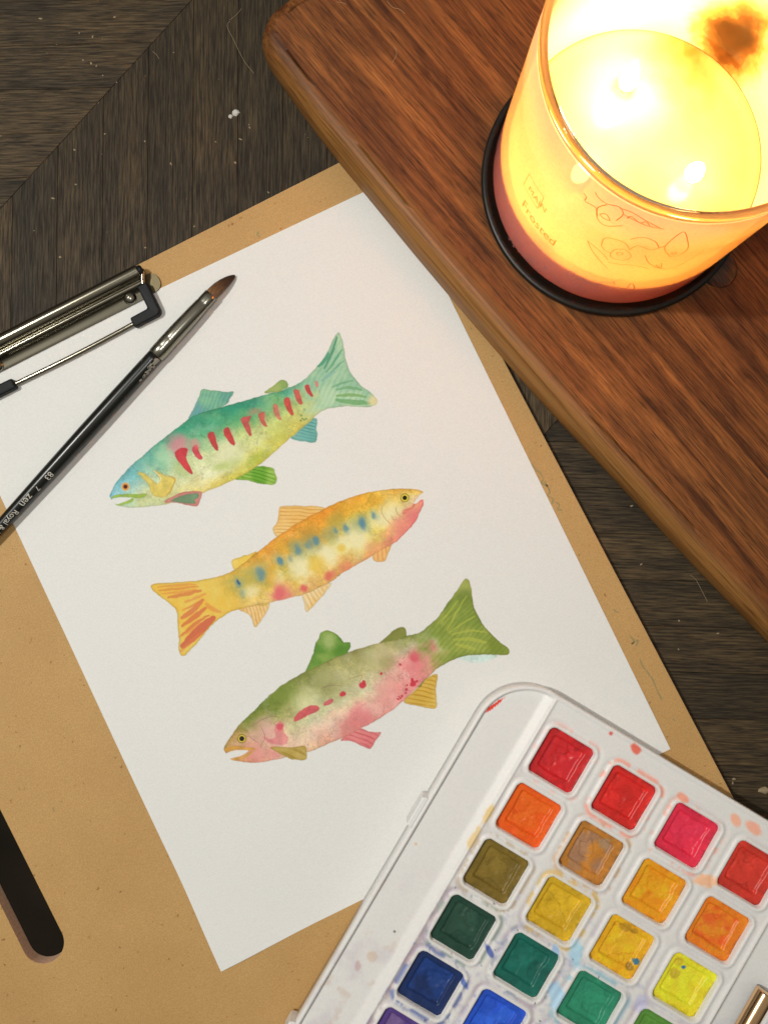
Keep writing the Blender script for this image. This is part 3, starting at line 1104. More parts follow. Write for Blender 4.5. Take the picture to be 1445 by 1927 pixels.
top = [(1383, 65), (1360, 57), (1300, 50), (1240, 52), (1160, 62), (1080, 78), (1000, 105), (910, 145), (840, 180), (780, 215), (720, 255), (680, 280), (630, 320), (580, 360), (530, 400), (490, 430), (440, 460), (390, 478), (330, 490)]
bot = [(1384, 108), (1382, 130), (1365, 170), (1340, 215), (1300, 260), (1260, 300), (1225, 325), (1180, 350), (1140, 375), (1080, 410), (1000, 455), (940, 500), (900, 520), (850, 545), (800, 565), (720, 585), (640, 603), (560, 620), (490, 635), (420, 662)]
cv.body(top, bot, [
    [(226, 178, 80), (222, 160, 46), (222, 144, 40), (222, 136, 42), (220, 136, 46), (222, 158, 56), (222, 168, 58)],
    [(226, 196, 104), (220, 182, 66), (218, 172, 54), (218, 158, 52), (220, 160, 52), (220, 172, 58), (220, 178, 60)],
    [(222, 190, 140), (216, 206, 122), (206, 188, 84), (190, 176, 92), (198, 180, 84), (210, 172, 62), (212, 178, 66)],
    [(224, 132, 114), (222, 196, 96), (222, 200, 96), (218, 200, 112), (220, 184, 70), (218, 180, 76), (218, 178, 70)],
    [(224, 116, 112), (224, 134, 108), (226, 152, 92), (222, 160, 84), (222, 172, 96), (220, 184, 104), (216, 172, 74)]],
    gap=[(1400, 62), (1372, 76), (1348, 102), (1338, 122), (1350, 124), (1372, 108), (1400, 96)])
for x, y, r, k in ((790, 440, 54, 0.9), (915, 375, 50, 0.9), (1060, 285, 62, 0.85), (680, 480, 30, 0.6), (990, 320, 40, 0.6), (550, 550, 38, 0.7), (745, 400, 30, 0.5), (1190, 190, 46, 0.6), (1230, 150, 40, 0.6), (840, 350, 26, 0.4)):
    cv.blot(x, y, r, (226, 214, 164), k, 1.3)
for x, y, r, c, k in ((960, 210, 40, (168, 148, 62), 0.6), (830, 285, 46, (176, 138, 56), 0.65), (530, 480, 46, (178, 164, 76), 0.7), (440, 515, 44, (176, 160, 72), 0.65), (760, 330, 36, (150, 144, 84), 0.5), (930, 275, 38, (140, 154, 112), 0.5), (600, 470, 34, (150, 150, 96), 0.6), (1060, 215, 40, (180, 178, 96), 0.5), (700, 560, 52, (222, 130, 112), 0.7), (690, 562, 30, (216, 86, 96), 0.75), (730, 574, 22, (218, 120, 104), 0.6), (805, 536, 18, (214, 80, 84), 0.8), (925, 474, 20, (218, 92, 84), 0.75), (950, 462, 16, (220, 116, 90), 0.6), (1010, 435, 30, (222, 124, 90), 0.7), (640, 470, 36, (222, 160, 50), 0.6), (870, 420, 40, (222, 176, 50), 0.6), (990, 340, 18, (222, 180, 56), 0.7), (1270, 240, 46, (222, 116, 112), 0.6), (1330, 180, 40, (222, 110, 112), 0.7), (1140, 350, 40, (226, 150, 96), 0.5)):
    cv.blot(x, y, r, c, k, 1.3)
for x, y, r, k in ((487, 512, 20, 0.8), (596, 458, 30, 0.65), (690, 400, 19, 0.85), (740, 392, 16, 0.35), (776, 348, 24, 0.7), (838, 322, 22, 0.4), (864, 304, 20, 0.8), (960, 255, 14, 0.6), (1008, 240, 18, 0.7), (1088, 218, 26, 0.9), (1143, 180, 15, 0.7), (598, 488, 16, 0.4), (505, 560, 20, 0.35), (820, 330, 14, 0.4)):
    cv.blot(x, y, r * 1.7, (122, 150, 130), k * 0.55, 1.5, 0.8, 60)
    cv.blot(x, y, r * 1.05, (82, 128, 146), k, 1.1, 0.6, 70)
cv.patch([(478, 490), (486, 492), (498, 512), (490, 516), (482, 505)], (50, 84, 130), 0.8, 0.8)
cv.line([(1380, 70), (1345, 108), (1336, 138), (1285, 158)], 7, (206, 116, 80), 0.85)
cv.patch([(1385, 106), (1355, 124), (1335, 142), (1300, 172), (1282, 168), (1320, 145), (1350, 116)], (222, 118, 98), 0.85, 0.9, name='mouth')
for pts in ([(1250, 140), (1258, 170), (1285, 190)], [(1208, 110), (1182, 150), (1195, 190), (1230, 230)], [(1228, 180), (1240, 200), (1255, 200)], [(1232, 265), (1225, 300), (1222, 330)]):
    cv.line(pts, 3.5, (178, 128, 70), 0.6)
for pts in ([(1382, 112), (1365, 172), (1300, 262), (1228, 326)],):
    cv.line(pts, 5, (206, 92, 84), 0.7)
cv.eye(1294, 95, 21, (136, 110, 40), (226, 200, 60), (40, 34, 20), 11)
cv.build('golden orange painted fish with blue flecks, middle one, facing right')

# fish three: olive back, pink belly
K3 = 2.4914
cv = Canvas(400, 1070, K3, (416, 1084, 966, 1444))
cv.bm = np.ones(len(cv.P))
cv.patch([(1140, 412), (1220, 402), (1335, 402), (1305, 428), (1240, 440), (1180, 432)], (190, 214, 200), 0.8, 2.0, clip=False, edge=0.1)
cv.fin('dorsal_fin', [(430, 492), (465, 420), (485, 350), (510, 300), (540, 287), (570, 300), (600, 325), (615, 345), (645, 345), (648, 365), (630, 400), (560, 440), (490, 470)], (94, 138, 50), (130, 158, 70), None, edge=0.35, n=1)
cv.bm = cv.alpha.copy()
cv.blot(545, 345, 34, (170, 180, 108), 0.75, 1.4)
cv.blot(600, 395, 34, (78, 128, 40), 0.6, 1.2)
cv.fin('adipose_fin', [(780, 352), (820, 315), (860, 283), (890, 273), (907, 290), (900, 330), (840, 345)], (122, 126, 54), (142, 142, 70))
cv.fin('anal_fin', [(895, 622), (950, 570), (1000, 515), (1055, 495), (1045, 560), (1047, 650), (990, 648), (930, 637)], (206, 164, 62), (214, 178, 84), 8, 8, (0.86, 0.74, 0.5))
cv.fin('pelvic_fin', [(600, 802), (680, 750), (740, 765), (788, 768), (765, 805), (740, 842), (700, 830), (650, 808)], (216, 112, 112), (222, 132, 126), 22, 8, (0.88, 0.66, 0.66))
cv.fin('tail_fin', [(880, 330), (960, 306), (1010, 270), (1040, 245), (1070, 210), (1110, 150), (1150, 95), (1175, 55), (1192, 48), (1208, 75), (1215, 120), (1222, 170), (1240, 215), (1265, 260), (1300, 300), (1340, 340), (1380, 370), (1390, 385), (1385, 403), (1350, 405), (1290, 402), (1220, 405), (1170, 412), (1130, 425), (1090, 445), (1050, 470), (1000, 515), (960, 555), (900, 450)], (126, 144, 58), (150, 160, 70), 132, 8, (0.84, 0.86, 0.6), edge=0.5)
cv.bm = cv.alpha.copy()
cv.blot(1175, 85, 46, (166, 168, 84), 0.7, 1.2)
cv.blot(1180, 140, 40, (98, 118, 44), 0.6, 1.3)
cv.blot(1330, 370, 60, (120, 132, 44), 0.6, 1.3, 0.5, 35)
for pts, w in (([(1100, 290), (1140, 210), (1190, 130)], 9), ([(1110, 300), (1180, 250), (1230, 225)], 8), ([(1120, 310), (1200, 290), (1280, 300)], 9), ([(1130, 335), (1200, 330), (1280, 345)], 16), ([(1140, 355), (1180, 365), (1230, 375)], 14), ([(1070, 260), (1110, 200), (1150, 150)], 8)):
    cv.line(pts, w, (176, 178, 66), 0.6)
top = [(55, 850), (60, 830), (85, 790), (120, 740), (160, 700), (200, 660), (250, 610), (310, 560), (370, 520), (430, 485), (500, 452), (580, 415), (660, 385), (740, 360), (820, 340), (900, 325), (960, 305), (1010, 270), (1040, 245)]
bot = [(82, 893), (110, 901), (170, 908), (240, 905), (330, 888), (440, 862), (520, 830), (600, 795), (680, 755), (750, 720), (830, 670), (900, 615), (950, 565), (1000, 515), (1050, 470), (1090, 445), (1130, 425)]
cv.body(top, bot, [
    [(160, 132, 64), (118, 136, 50), (112, 130, 48), (124, 132, 60), (142, 142, 74), (150, 142, 82), (158, 156, 88), (140, 160, 84)],
    [(196, 150, 90), (150, 146, 74), (130, 140, 58), (146, 146, 82), (170, 164, 102), (176, 164, 100), (196, 170, 130), (176, 184, 140)],
    [(206, 148, 106), (208, 162, 130), (206, 196, 140), (204, 198, 150), (200, 190, 140), (210, 196, 152), (222, 152, 138), (196, 190, 150)],
    [(214, 152, 112), (220, 160, 136), (224, 190, 156), (224, 178, 152), (226, 168, 146), (226, 150, 134), (224, 132, 126), (206, 170, 130)],
    [(216, 146, 92), (222, 148, 124), (222, 178, 134), (222, 150, 128), (222, 140, 126), (224, 146, 134), (224, 138, 130), (206, 168, 110)]],
    gap=[(66, 866), (110, 853), (168, 850), (145, 870), (88, 890), (72, 888)])
for x, y, r, c, k in ((1100, 310, 50, (170, 192, 160), 0.7), (1080, 340, 34, (190, 206, 180), 0.5), (1175, 350, 40, (196, 182, 70), 0.7), (560, 540, 60, (158, 152, 96), 0.4), (760, 420, 60, (184, 178, 122), 0.55), (330, 590, 60, (118, 134, 54), 0.6), (440, 620, 60, (206, 200, 140), 0.6), (240, 760, 60, (220, 160, 150), 0.6), (690, 700, 54, (216, 108, 112), 0.55), (640, 750, 44, (206, 112, 106), 0.6), (820, 580, 60, (226, 152, 140), 0.6), (980, 440, 60, (222, 120, 120), 0.6), (1022, 362, 26, (214, 84, 96), 0.8), (948, 413, 24, (214, 78, 90), 0.85), (290, 860, 30, (222, 120, 116), 0.5), (820, 440, 34, (150, 142, 78), 0.45), (200, 870, 44, (222, 136, 130), 0.6), (520, 510, 40, (168, 164, 104), 0.5)):
    cv.blot(x, y, r, c, k, 1.3)
cv.patch([(235, 785), (265, 800), (300, 790), (290, 755), (312, 712), (332, 728), (334, 762), (355, 790), (346, 820), (300, 826), (262, 815)], (214, 100, 110), 0.6, 2.0)
cv.blot(315, 740, 16, (208, 72, 84), 0.8, 0.8)
cv.patch([(380, 715), (395, 680), (430, 655), (470, 640), (495, 645), (500, 665), (450, 685), (410, 708)], (208, 74, 82), 0.88, 1.3)
cv.patch([(520, 640), (530, 622), (560, 608), (564, 625), (540, 640)], (208, 82, 90), 0.85, 1.2)
for x, y, r in ((610, 588, 14), (700, 545, 15), (708, 532, 8), (790, 492, 8), (878, 449, 6), (940, 538, 14), (958, 528, 6), (935, 520, 8), (868, 610, 5), (880, 606, 5), (890, 596, 6), (905, 582, 5), (908, 566, 6), (912, 546, 4), (874, 598, 4)):
    cv.blot(x, y, r, (198, 48, 62), 0.9, 0.5)
for pts in ([(225, 735), (245, 790), (225, 840)], [(180, 740), (215, 720), (250, 700), (290, 690), (310, 700), (290, 730), (315, 735)], [(170, 780), (190, 800), (215, 815)], [(515, 560), (560, 545), (600, 550)], [(640, 520), (700, 500), (690, 530)]):
    cv.line(pts, 3.2, (136, 96, 84), 0.55)
cv.patch([(54, 852), (75, 835), (120, 832), (170, 838), (205, 845), (180, 852), (120, 850), (70, 860)], (210, 152, 62), 0.9, 0.9, name='mouth')
cv.patch([(82, 890), (130, 882), (180, 856), (196, 852), (170, 880), (130, 896), (95, 900)], (212, 156, 76), 0.9, 0.9, name='mouth')
cv.fin('pectoral_fin', [(270, 838), (330, 835), (380, 838), (430, 830), (442, 860), (437, 895), (390, 897), (340, 880), (300, 858)], (176, 146, 66), (190, 162, 84), 20, 14, (0.85, 0.8, 0.6))
cv.eye(138, 797, 21, (120, 104, 40), (222, 190, 66), (44, 40, 30), 12)
cv.build('olive backed painted fish with pink belly, nearest the paint palette')

# ------------------------------------------------------------------ cutting board
BZ0, BZ1 = CB_T + 0.3, 24.5
bdx = np.array([0.655, -0.756]) / np.linalg.norm([0.655, -0.756])
bdy = np.array([-bdx[1], bdx[0]])
tr_px = [(600, -4), (572, 8), (540, 27), (517, 46), (503, 66), (495, 95), (500, 115), (512, 137), (533, 166), (605, 264), (700, 380), (790, 489), (910, 629), (1031, 766), (1188, 932), (1305, 1059), (1445, 1203)]
tr_w = np.array([at(x, y, 14.0)[:2] for x, y in tr_px])
B0 = at(1031, 766, 14.0)[:2]
loc_ = np.stack([(tr_w - B0) @ bdx, (tr_w - B0) @ bdy], 1)
BX1, BY1 = 190.0, 262.0
end_pts = [loc_[-1], loc_[-1] + np.array([40, 3.0]), np.array([BX1 - 12, loc_[-1][1] + 9]), np.array([BX1, loc_[-1][1] + 24]), np.array([BX1 + 3, 130]), np.array([BX1, BY1 - 22]), np.array([BX1 - 18, BY1 - 3]),
           np.array([0, BY1 + 4]), np.array([-186, BY1 - 4]), np.array([-202, BY1 - 22]), np.array([-207, 130]), np.array([loc_[0][0] - 2.0, loc_[0][1] + 22])]
outline = np.vstack([catmull(loc_, 5)[:-1], catmull(np.array(end_pts), 5)])
# orientation
ar = 0.5 * np.sum(outline[:, 0] * np.roll(outline[:, 1], -1) - np.roll(outline[:, 0], -1) * outline[:, 1])
if ar < 0:
    outline = outline[::-1]
tg = np.roll(outline, -1, 0) - np.roll(outline, 1, 0)
tg /= np.linalg.norm(tg, axis=1)[:, None]
inw = np.stack([-tg[:, 1], tg[:, 0]], 1)
TILT = math.radians(1.3)
board = empty('cutting_board', (B0[0], B0[1], 0), math.atan2(bdx[1], bdx[0]))
board.matrix_world = Matrix.Translation((B0[0] * MM, B0[1] * MM, 0)) @ Matrix.Rotation(TILT, 4, 'Y') @ Matrix.Rotation(math.atan2(bdx[1], bdx[0]), 4, 'Z')
tag(board, 'reddish brown wooden cutting board with rounded corner under the lit candle', 'cutting board')
ringz = [(4.0, BZ0), (1.5, BZ0 + 0.9), (0.3, BZ0 + 3), (0.0, BZ0 + 6.5), (0.2, BZ1 - 8.0)]
for k in range(1, 8):
    a = math.radians(90 * k / 7)
    ringz.append((0.2 + 7.5 * (1 - math.cos(a)), BZ1 - 8.0 + 8.0 * math.sin(a)))
rings = [[(p[0] + n_[0] * d, p[1] + n_[1] * d, z) for p, n_ in zip(outline, inw)] for d, z in ringz]
Vb, Fb = loft(rings)
cuts = [-400, 47.0, 94.5, 141.0, 188.0, 235.0, 600]
for i in range(len(cuts) - 1):
    bm = bmesh.new()
    vs = [bm.verts.new([c * MM for c in v]) for v in Vb]
    for f in Fb:
        bm.faces.new([vs[k] for k in f])
    bmesh.ops.triangulate(bm, faces=[f for f in bm.faces if len(f.verts) > 4], quad_method='BEAUTY', ngon_method='EAR_CLIP')
    for pos, sgn in ((cuts[i] + 0.03, -1), (cuts[i + 1] - 0.03, 1)):
        if -300 < pos < 500:
            g = bm.verts[:] + bm.edges[:] + bm.faces[:]
            r = bmesh.ops.bisect_plane(bm, geom=g, plane_co=(0, pos * MM, 0), plane_no=(0, sgn, 0), clear_outer=True)
            es = [e for e in r['geom_cut'] if isinstance(e, bmesh.types.BMEdge)]
            if es:
                bmesh.ops.edgeloop_fill(bm, edges=es)
    if not bm.faces:
        bm.free()
        continue
    bmesh.ops.recalc_face_normals(bm, faces=bm.faces[:])
    me = bpy.data.meshes.new('stave')
    bm.to_mesh(me)
    bm.free()
    me.materials.append(M_BOARD)
    me.polygons.foreach_set('use_smooth', np.array([abs(p.normal.z) < 0.9985 and abs(p.normal.y) < 0.99999 for p in me.polygons]))
    o = bpy.data.objects.new('stave', me)
    C.objects.link(o)
    o.parent = board

# ------------------------------------------------------------------ candle on its coaster
CC = np.array([98.4, 147.5])
BD = -(CC[0] - B0[0]) * math.tan(TILT)          # the board is this much lower under the candle
JR = 52.4
ZB = BZ1 + 2.4
ZT = 18 + 91.2 + Z_PAPER
Z_WAX = ZB + 21.5


def on_jar(x, y, r=JR, far=False):
    """where the ray through pixel (x, y) meets the jar's wall"""
    d = np.array([(x - CX0) / F_PX, -(y - CY0) / F_PX, -1.0]) @ R_WC
    ox, oy = -CC[0], -CC[1]
    a, b, c = d[0] ** 2 + d[1] ** 2, 2 * (ox * d[0] + oy * d[1]), ox * ox + oy * oy - r * r
    q = max(b * b - 4 * a * c, 0.0)
    t = (-b + (1 if far else -1) * math.sqrt(q)) / (2 * a)
    return np.array([0, 0, CAM_Z]) + d * t


V, Fc = lathe([(0.01, 0), (54.8, 0), (56.2, 0.6), (56.7, 1.6), (56.6, 2.8), (56.0, 3.4), (54.4, 3.5), (53.5, 2.9), (53.3, 2.4), (0.01, 2.35)], 128)
co = obj('candle_coaster', V, Fc, M_COASTER, smooth=True, loc=(CC[0], CC[1], BZ1 + BD + 0.02))
co.rotation_euler = (0, TILT, 0)
tag(co, 'thin round black coaster under the glowing candle jar', 'coaster')
candle = empty('jar_candle', (CC[0], CC[1], ZB + BD))
candle.rotation_euler = (0, TILT, 0)
tag(candle, 'lit candle in a frosted glass jar glowing orange, on the wooden board', 'candle')


def mat_frost():
    m_, nt, b = nodes_of('frosted_pink_glass')
    out = nt.nodes['Material Output']
    tc = N(nt, 'ShaderNodeTexCoord')
    n1 = noise(nt, tc.outputs['Object'], 900, 3, 0.6)
    n2 = noise(nt, tc.outputs['Object'], 42, 4, 0.6)
    tr_ = N(nt, 'ShaderNodeBsdfTranslucent')
    cl = mixc(nt, 0.5, (1.0, 0.57, 0.15), ramp(nt, n2, [(0.3, (0.75, 0.6, 0.45)), (0.7, (1.1, 1.1, 1.0))]), 'MULTIPLY')
    # a brown patch on the far side of the wall
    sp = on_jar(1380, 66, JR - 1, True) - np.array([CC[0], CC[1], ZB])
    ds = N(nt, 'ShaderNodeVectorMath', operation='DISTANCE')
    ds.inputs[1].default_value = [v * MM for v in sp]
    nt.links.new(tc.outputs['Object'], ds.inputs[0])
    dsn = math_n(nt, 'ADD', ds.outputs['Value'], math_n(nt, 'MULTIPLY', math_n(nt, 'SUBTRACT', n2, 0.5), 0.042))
    brown_tint = ramp(nt, math_n(nt, 'MULTIPLY', dsn, 27.0), [(0.05, (0.10, 0.035, 0.012)), (0.30, (0.34, 0.12, 0.04)), (0.62, (1, 1, 1))])
    cl = mixc(nt, 1.0, cl, brown_tint, 'MULTIPLY')
    nt.links.new(cl, tr_.inputs[0])
    df = N(nt, 'ShaderNodeBsdfDiffuse')
    dcol = mixc(nt, 1.0, ramp(nt, n1, [(0.3, (0.88, 0.42, 0.41)), (0.7, (0.98, 0.52, 0.51))]), brown_tint, 'MULTIPLY')
    nt.links.new(dcol, df.inputs[0])
    ms = N(nt, 'ShaderNodeMixShader')
    ms.inputs[0].default_value = 0.46
    nt.links.new(df.outputs[0], ms.inputs[1])
    nt.links.new(tr_.outputs[0], ms.inputs[2])
    tp = N(nt, 'ShaderNodeBsdfTransparent')
    tp.inputs[0].default_value = (1.0, 0.74, 0.55, 1)
    m2 = N(nt, 'ShaderNodeMixShader')
    m2.inputs[0].default_value = 0.12
    nt.links.new(ms.outputs[0], m2.inputs[1])
    nt.links.new(tp.outputs[0], m2.inputs[2])
    gl = N(nt, 'ShaderNodeBsdfGlossy')
    gl.inputs['Roughness'].default_value = 0.12
    fr = N(nt, 'ShaderNodeFresnel')
    fr.inputs[0].default_value = 1.4
    m3 = N(nt, 'ShaderNodeMixShader')
    nt.links.new(math_n(nt, 'MULTIPLY', fr.outputs[0], 0.7), m3.inputs[0])
    nt.links.new(m2.outputs[0], m3.inputs[1])
    nt.links.new(gl.outputs[0], m3.inputs[2])
    nt.links.new(m3.outputs[0], out.inputs[0])
    return m_


def mat_clear(name, tint, ior=1.3):
    m_, nt, b = nodes_of(name)
    out = nt.nodes['Material Output']
    tp = N(nt, 'ShaderNodeBsdfTransparent')
    tp.inputs[0].default_value = (*tint, 1)
    gl = N(nt, 'ShaderNodeBsdfGlossy')
    gl.inputs['Roughness'].default_value = 0.04
    fr = N(nt, 'ShaderNodeFresnel')
    fr.inputs[0].default_value = ior
    ms = N(nt, 'ShaderNodeMixShader')
    nt.links.new(fr.outputs[0], ms.inputs[0])
    nt.links.new(tp.outputs[0], ms.inputs[1])
    nt.links.new(gl.outputs[0], ms.inputs[2])
    nt.links.new(ms.outputs[0], out.inputs[0])
    return m_


def mat_glass(name, col, rough=0.0):
    m_, nt, b = nodes_of(name)
    b.inputs['Base Color'].default_value = (*col, 1)
    b.inputs['Transmission Weight'].default_value = 1.0
    b.inputs['Roughness'].default_value = rough
    b.inputs['IOR'].default_value = 1.45
    return m_


def mat_wax():
    m_, nt, b = nodes_of('candle_wax')
    tc = N(nt, 'ShaderNodeTexCoord')
    n1 = noise(nt, tc.outputs['Object'], 60, 4, 0.6)
    base = ramp(nt, n1, [(0.3, (0.72, 0.50, 0.17)), (0.7, (0.86, 0.62, 0.22))])
    sp = at(1300, 95, Z_WAX) - np.array([CC[0], CC[1], ZB])       # orange wall reflection painted into the wax colour on the far side
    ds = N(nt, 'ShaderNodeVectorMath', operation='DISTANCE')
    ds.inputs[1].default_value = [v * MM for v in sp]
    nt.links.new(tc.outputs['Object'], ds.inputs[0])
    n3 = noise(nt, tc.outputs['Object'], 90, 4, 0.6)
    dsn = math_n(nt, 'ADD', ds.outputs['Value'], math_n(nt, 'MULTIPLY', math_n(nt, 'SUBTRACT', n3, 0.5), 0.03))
    brown_tint = ramp(nt, math_n(nt, 'MULTIPLY', dsn, 26.0), [(0.0, (0.55, 0.26, 0.12)), (0.62, (1, 1, 1))])
    nt.links.new(mixc(nt, 1.0, base, brown_tint, 'MULTIPLY'), b.inputs['Base Color'])
    tl = N(nt, 'ShaderNodeBsdfTranslucent')
    tl.inputs[0].default_value = (1.0, 0.50, 0.42, 1)
    mx_ = N(nt, 'ShaderNodeMixShader')
    mx_.inputs[0].default_value = 0.35
    nt.links.new(b.outputs[0], mx_.inputs[1])
    nt.links.new(tl.outputs[0], mx_.inputs[2])
    nt.links.new(mx_.outputs[0], nt.nodes['Material Output'].inputs[0])
    b.inputs['Roughness'].default_value = 0.18
    b.inputs['Specular IOR Level'].default_value = 0.4
    return m_


def mat_emit(name, col, s):
    m_, nt, b = nodes_of(name)
    b.inputs['Base Color'].default_value = (0, 0, 0, 1)
    b.inputs['Emission Color'].default_value = (*col, 1)
    b.inputs['Emission Strength'].default_value = s
    return m_


M_FROST = mat_frost()


def mat_inner():
    m_, nt, b = nodes_of('milky_inner_glass')
    out = nt.nodes['Material Output']
    tc = N(nt, 'ShaderNodeTexCoord')
    n2 = noise(nt, tc.outputs['Object'], 42, 4, 0.6)
    sp = on_jar(1380, 66, JR - 1, True) - np.array([CC[0], CC[1], ZB])  # the same brown patch, on the inner face
    ds = N(nt, 'ShaderNodeVectorMath', operation='DISTANCE')
    ds.inputs[1].default_value = [v * MM for v in sp]
    nt.links.new(tc.outputs['Object'], ds.inputs[0])
    dsn = math_n(nt, 'ADD', ds.outputs['Value'], math_n(nt, 'MULTIPLY', math_n(nt, 'SUBTRACT', n2, 0.5), 0.042))
    brown_tint = ramp(nt, math_n(nt, 'MULTIPLY', dsn, 27.0), [(0.03, (0.05, 0.022, 0.010)), (0.15, (0.20, 0.085, 0.028)), (0.30, (0.60, 0.36, 0.14)), (0.55, (1, 1, 1))])
    d_, t_ = N(nt, 'ShaderNodeBsdfDiffuse'), N(nt, 'ShaderNodeBsdfTranslucent')
    nt.links.new(mixc(nt, 1.0, (0.92, 0.80, 0.50), brown_tint, 'MULTIPLY'), d_.inputs[0])
    nt.links.new(mixc(nt, 1.0, (1.0, 0.86, 0.62), brown_tint, 'MULTIPLY'), t_.inputs[0])
    tp = N(nt, 'ShaderNodeBsdfTransparent')
    a_ = N(nt, 'ShaderNodeMixShader')
    a_.inputs[0].default_value = 0.5
    nt.links.new(d_.outputs[0], a_.inputs[1])
    nt.links.new(t_.outputs[0], a_.inputs[2])
    b_ = N(nt, 'ShaderNodeMixShader')
    b_.inputs[0].default_value = 0.30
    nt.links.new(a_.outputs[0], b_.inputs[1])
    nt.links.new(tp.outputs[0], b_.inputs[2])
    nt.links.new(b_.outputs[0], out.inputs[0])
    return m_


M_INNER = mat_inner()
M_RIM = mat_glass('rim_glass', (1.0, 0.84, 0.64), 0.02)
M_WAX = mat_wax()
M_FLAME = mat_emit('flame', (1.0, 0.74, 0.36), 30.0)
JH = ZT - ZB
wall_prof = [(49.5, 3.4), (0.01, 3.4), (0.01, 0.0), (48.2, 0.0), (50.8, 0.7), (52.0, 2.2), (52.4, 4.6), (52.4, 30), (52.4, 60), (52.4, JH - 4.2), (49.7, JH - 4.2), (49.7, 60), (49.7, 30), (49.7, 5.0)]
V, Fc = lathe(wall_prof, 128, True)
wall = obj('glass_wall', V, Fc, None, candle, smooth=True, mats=[M_FROST, M_INNER])
npf = len(wall_prof)
mi = np.array([0 if 2 <= (k % npf) <= 8 else 1 for k in range(len(Fc))], dtype=np.int32)
wall.data.polygons.foreach_set('material_index', mi)
rp = []
for k in range(24):
    a = 2 * math.pi * k / 24
    rp.append((51.05 + 1.45 * math.copysign(abs(math.cos(a)) ** 0.7, math.cos(a)), JH - 2.1 + 2.1 * math.copysign(abs(math.sin(a)) ** 0.8, math.sin(a))))
V, Fc = lathe(rp, 128, True)
obj('glass_rim', V, Fc, M_RIM, candle, smooth=True)
wh = Z_WAX - ZB
wp = [(0.01, wh - 1.0), (20, wh - 0.9), (36, wh - 0.6), (44, wh - 0.1), (47.5, wh + 0.6), (49.2, wh + 1.6), (49.5, wh + 1.5), (49.5, 4.2), (48.9, 3.7), (0.01, 3.6)]
V, Fc = lathe(wp, 128)
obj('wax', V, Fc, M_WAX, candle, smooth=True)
for x, y, hgt, lean, pw in ((1297, 332, 9.0, (0.5, 0.6), 0.07), (1172, 166, 16.0, (-0.3, 0.3), 0.68), (1082, 338, 13.0, (0.2, 0.1), 0.30)):
    b0 = at(x, y, Z_WAX) - np.array([CC[0], CC[1], ZB])
    p = [b0 + np.array([0, 0, -1.0]), b0 + np.array([0.1, 0.1, 1.0]), b0 + np.array([0.8 * lean[0], 0.8 * lean[1], 2.2]), b0 + np.array([2.0 * lean[0], 2.0 * lean[1], 3.2])]
    V, Fc = tube(catmull(p, 4), 0.8, 8)
    wk = obj('wick', V, Fc, M_WICK, candle, smooth=True)
    rr, zz = [], []
    for k in range(14):
        t = k / 13
        rr.append(3.5 * (math.sin(math.pi * min(1.0, t * 1.0) ** 0.62) ** 0.9) + 0.02)
        zz.append(1.0 + hgt * t)
    V, Fc = lathe(list(zip(rr, zz)), 20)
    V = [(v[0] + b0[0] + 0.9 * lean[0] * (v[2] - 3) / 4, v[1] + b0[1] + 0.9 * lean[1] * (v[2] - 3) / 4, v[2] + b0[2]) for v in V]
    obj('flame', V, Fc, M_FLAME, wk, smooth=True)
    lamp('candle_flame_light', (CC[0] + b0[0] + lean[0] + (Z_WAX - ZB + 12) * math.sin(TILT), CC[1] + b0[1] + lean[1], Z_WAX + 5 + hgt * 0.6), pw, (1.0, 0.67, 0.26), 0.004)


# print on the jar: thin lines traced round the wall
def jar_local(p):
    return p - np.array([CC[0], CC[1], ZB])


def jar_line(name, pts, w, mat):
    Q = np.array([jar_local(on_jar(x, y)) for x, y in catmull(np.array(pts, float), 5)])
    th, z = np.unwrap(np.arctan2(Q[:, 1], Q[:, 0])), Q[:, 2]
    P2 = np.stack([th * JR, z], 1)
    T = np.gradient(P2, axis=0)
    n_ = np.stack([-T[:, 1], T[:, 0]], 1)
    n_ /= np.linalg.norm(n_, axis=1)[:, None] + 1e-9
    V = []
    for s in (1, -1):
        E_ = P2 + s * n_ * w / 2
        V += [((JR + 0.06) * math.cos(a / JR), (JR + 0.06) * math.sin(a / JR), z_) for a, z_ in E_]
    k = len(P2)
    return V, [[i, k + i, k + i + 1, i + 1] for i in range(k - 1)]


def jar_print(name, lines, w, mat):
    V, Fc = [], []
    for l in lines:
        v, f = jar_line(name, l, w, mat)
        o_ = len(V)
        V += v
        Fc += [[q + o_ for q in g] for g in f]
    return obj(name, V, Fc, mat, candle)


def text_mesh(body, size):
    cu = bpy.data.curves.new('text', 'FONT')
    cu.body = body
    cu.size = size
    cu.resolution_u = 3
    to = bpy.data.objects.new('text', cu)
    C.objects.link(to)
    bpy.context.view_layer.update()
    dg = bpy.context.evaluated_depsgraph_get()
    me = bpy.data.meshes.new_from_object(to.evaluated_get(dg))
    bm = bmesh.new()
    bm.from_mesh(me)
    bmesh.ops.triangulate(bm, faces=bm.faces[:])
    for _ in range(2):
        lg = [e for e in bm.edges if e.calc_length() > 0.35]
        bmesh.ops.subdivide_edges(bm, edges=lg, cuts=1)
        bmesh.ops.triangulate(bm, faces=[f for f in bm.faces if len(f.verts) > 3])
    bm.to_mesh(me)
    bm.free()
    V = np.array([v.co[:] for v in me.vertices])
    Fc = [list(p.vertices) for p in me.polygons]
    bpy.data.objects.remove(to)
    bpy.data.curves.remove(cu)
    bpy.data.meshes.remove(me)
    return V, Fc


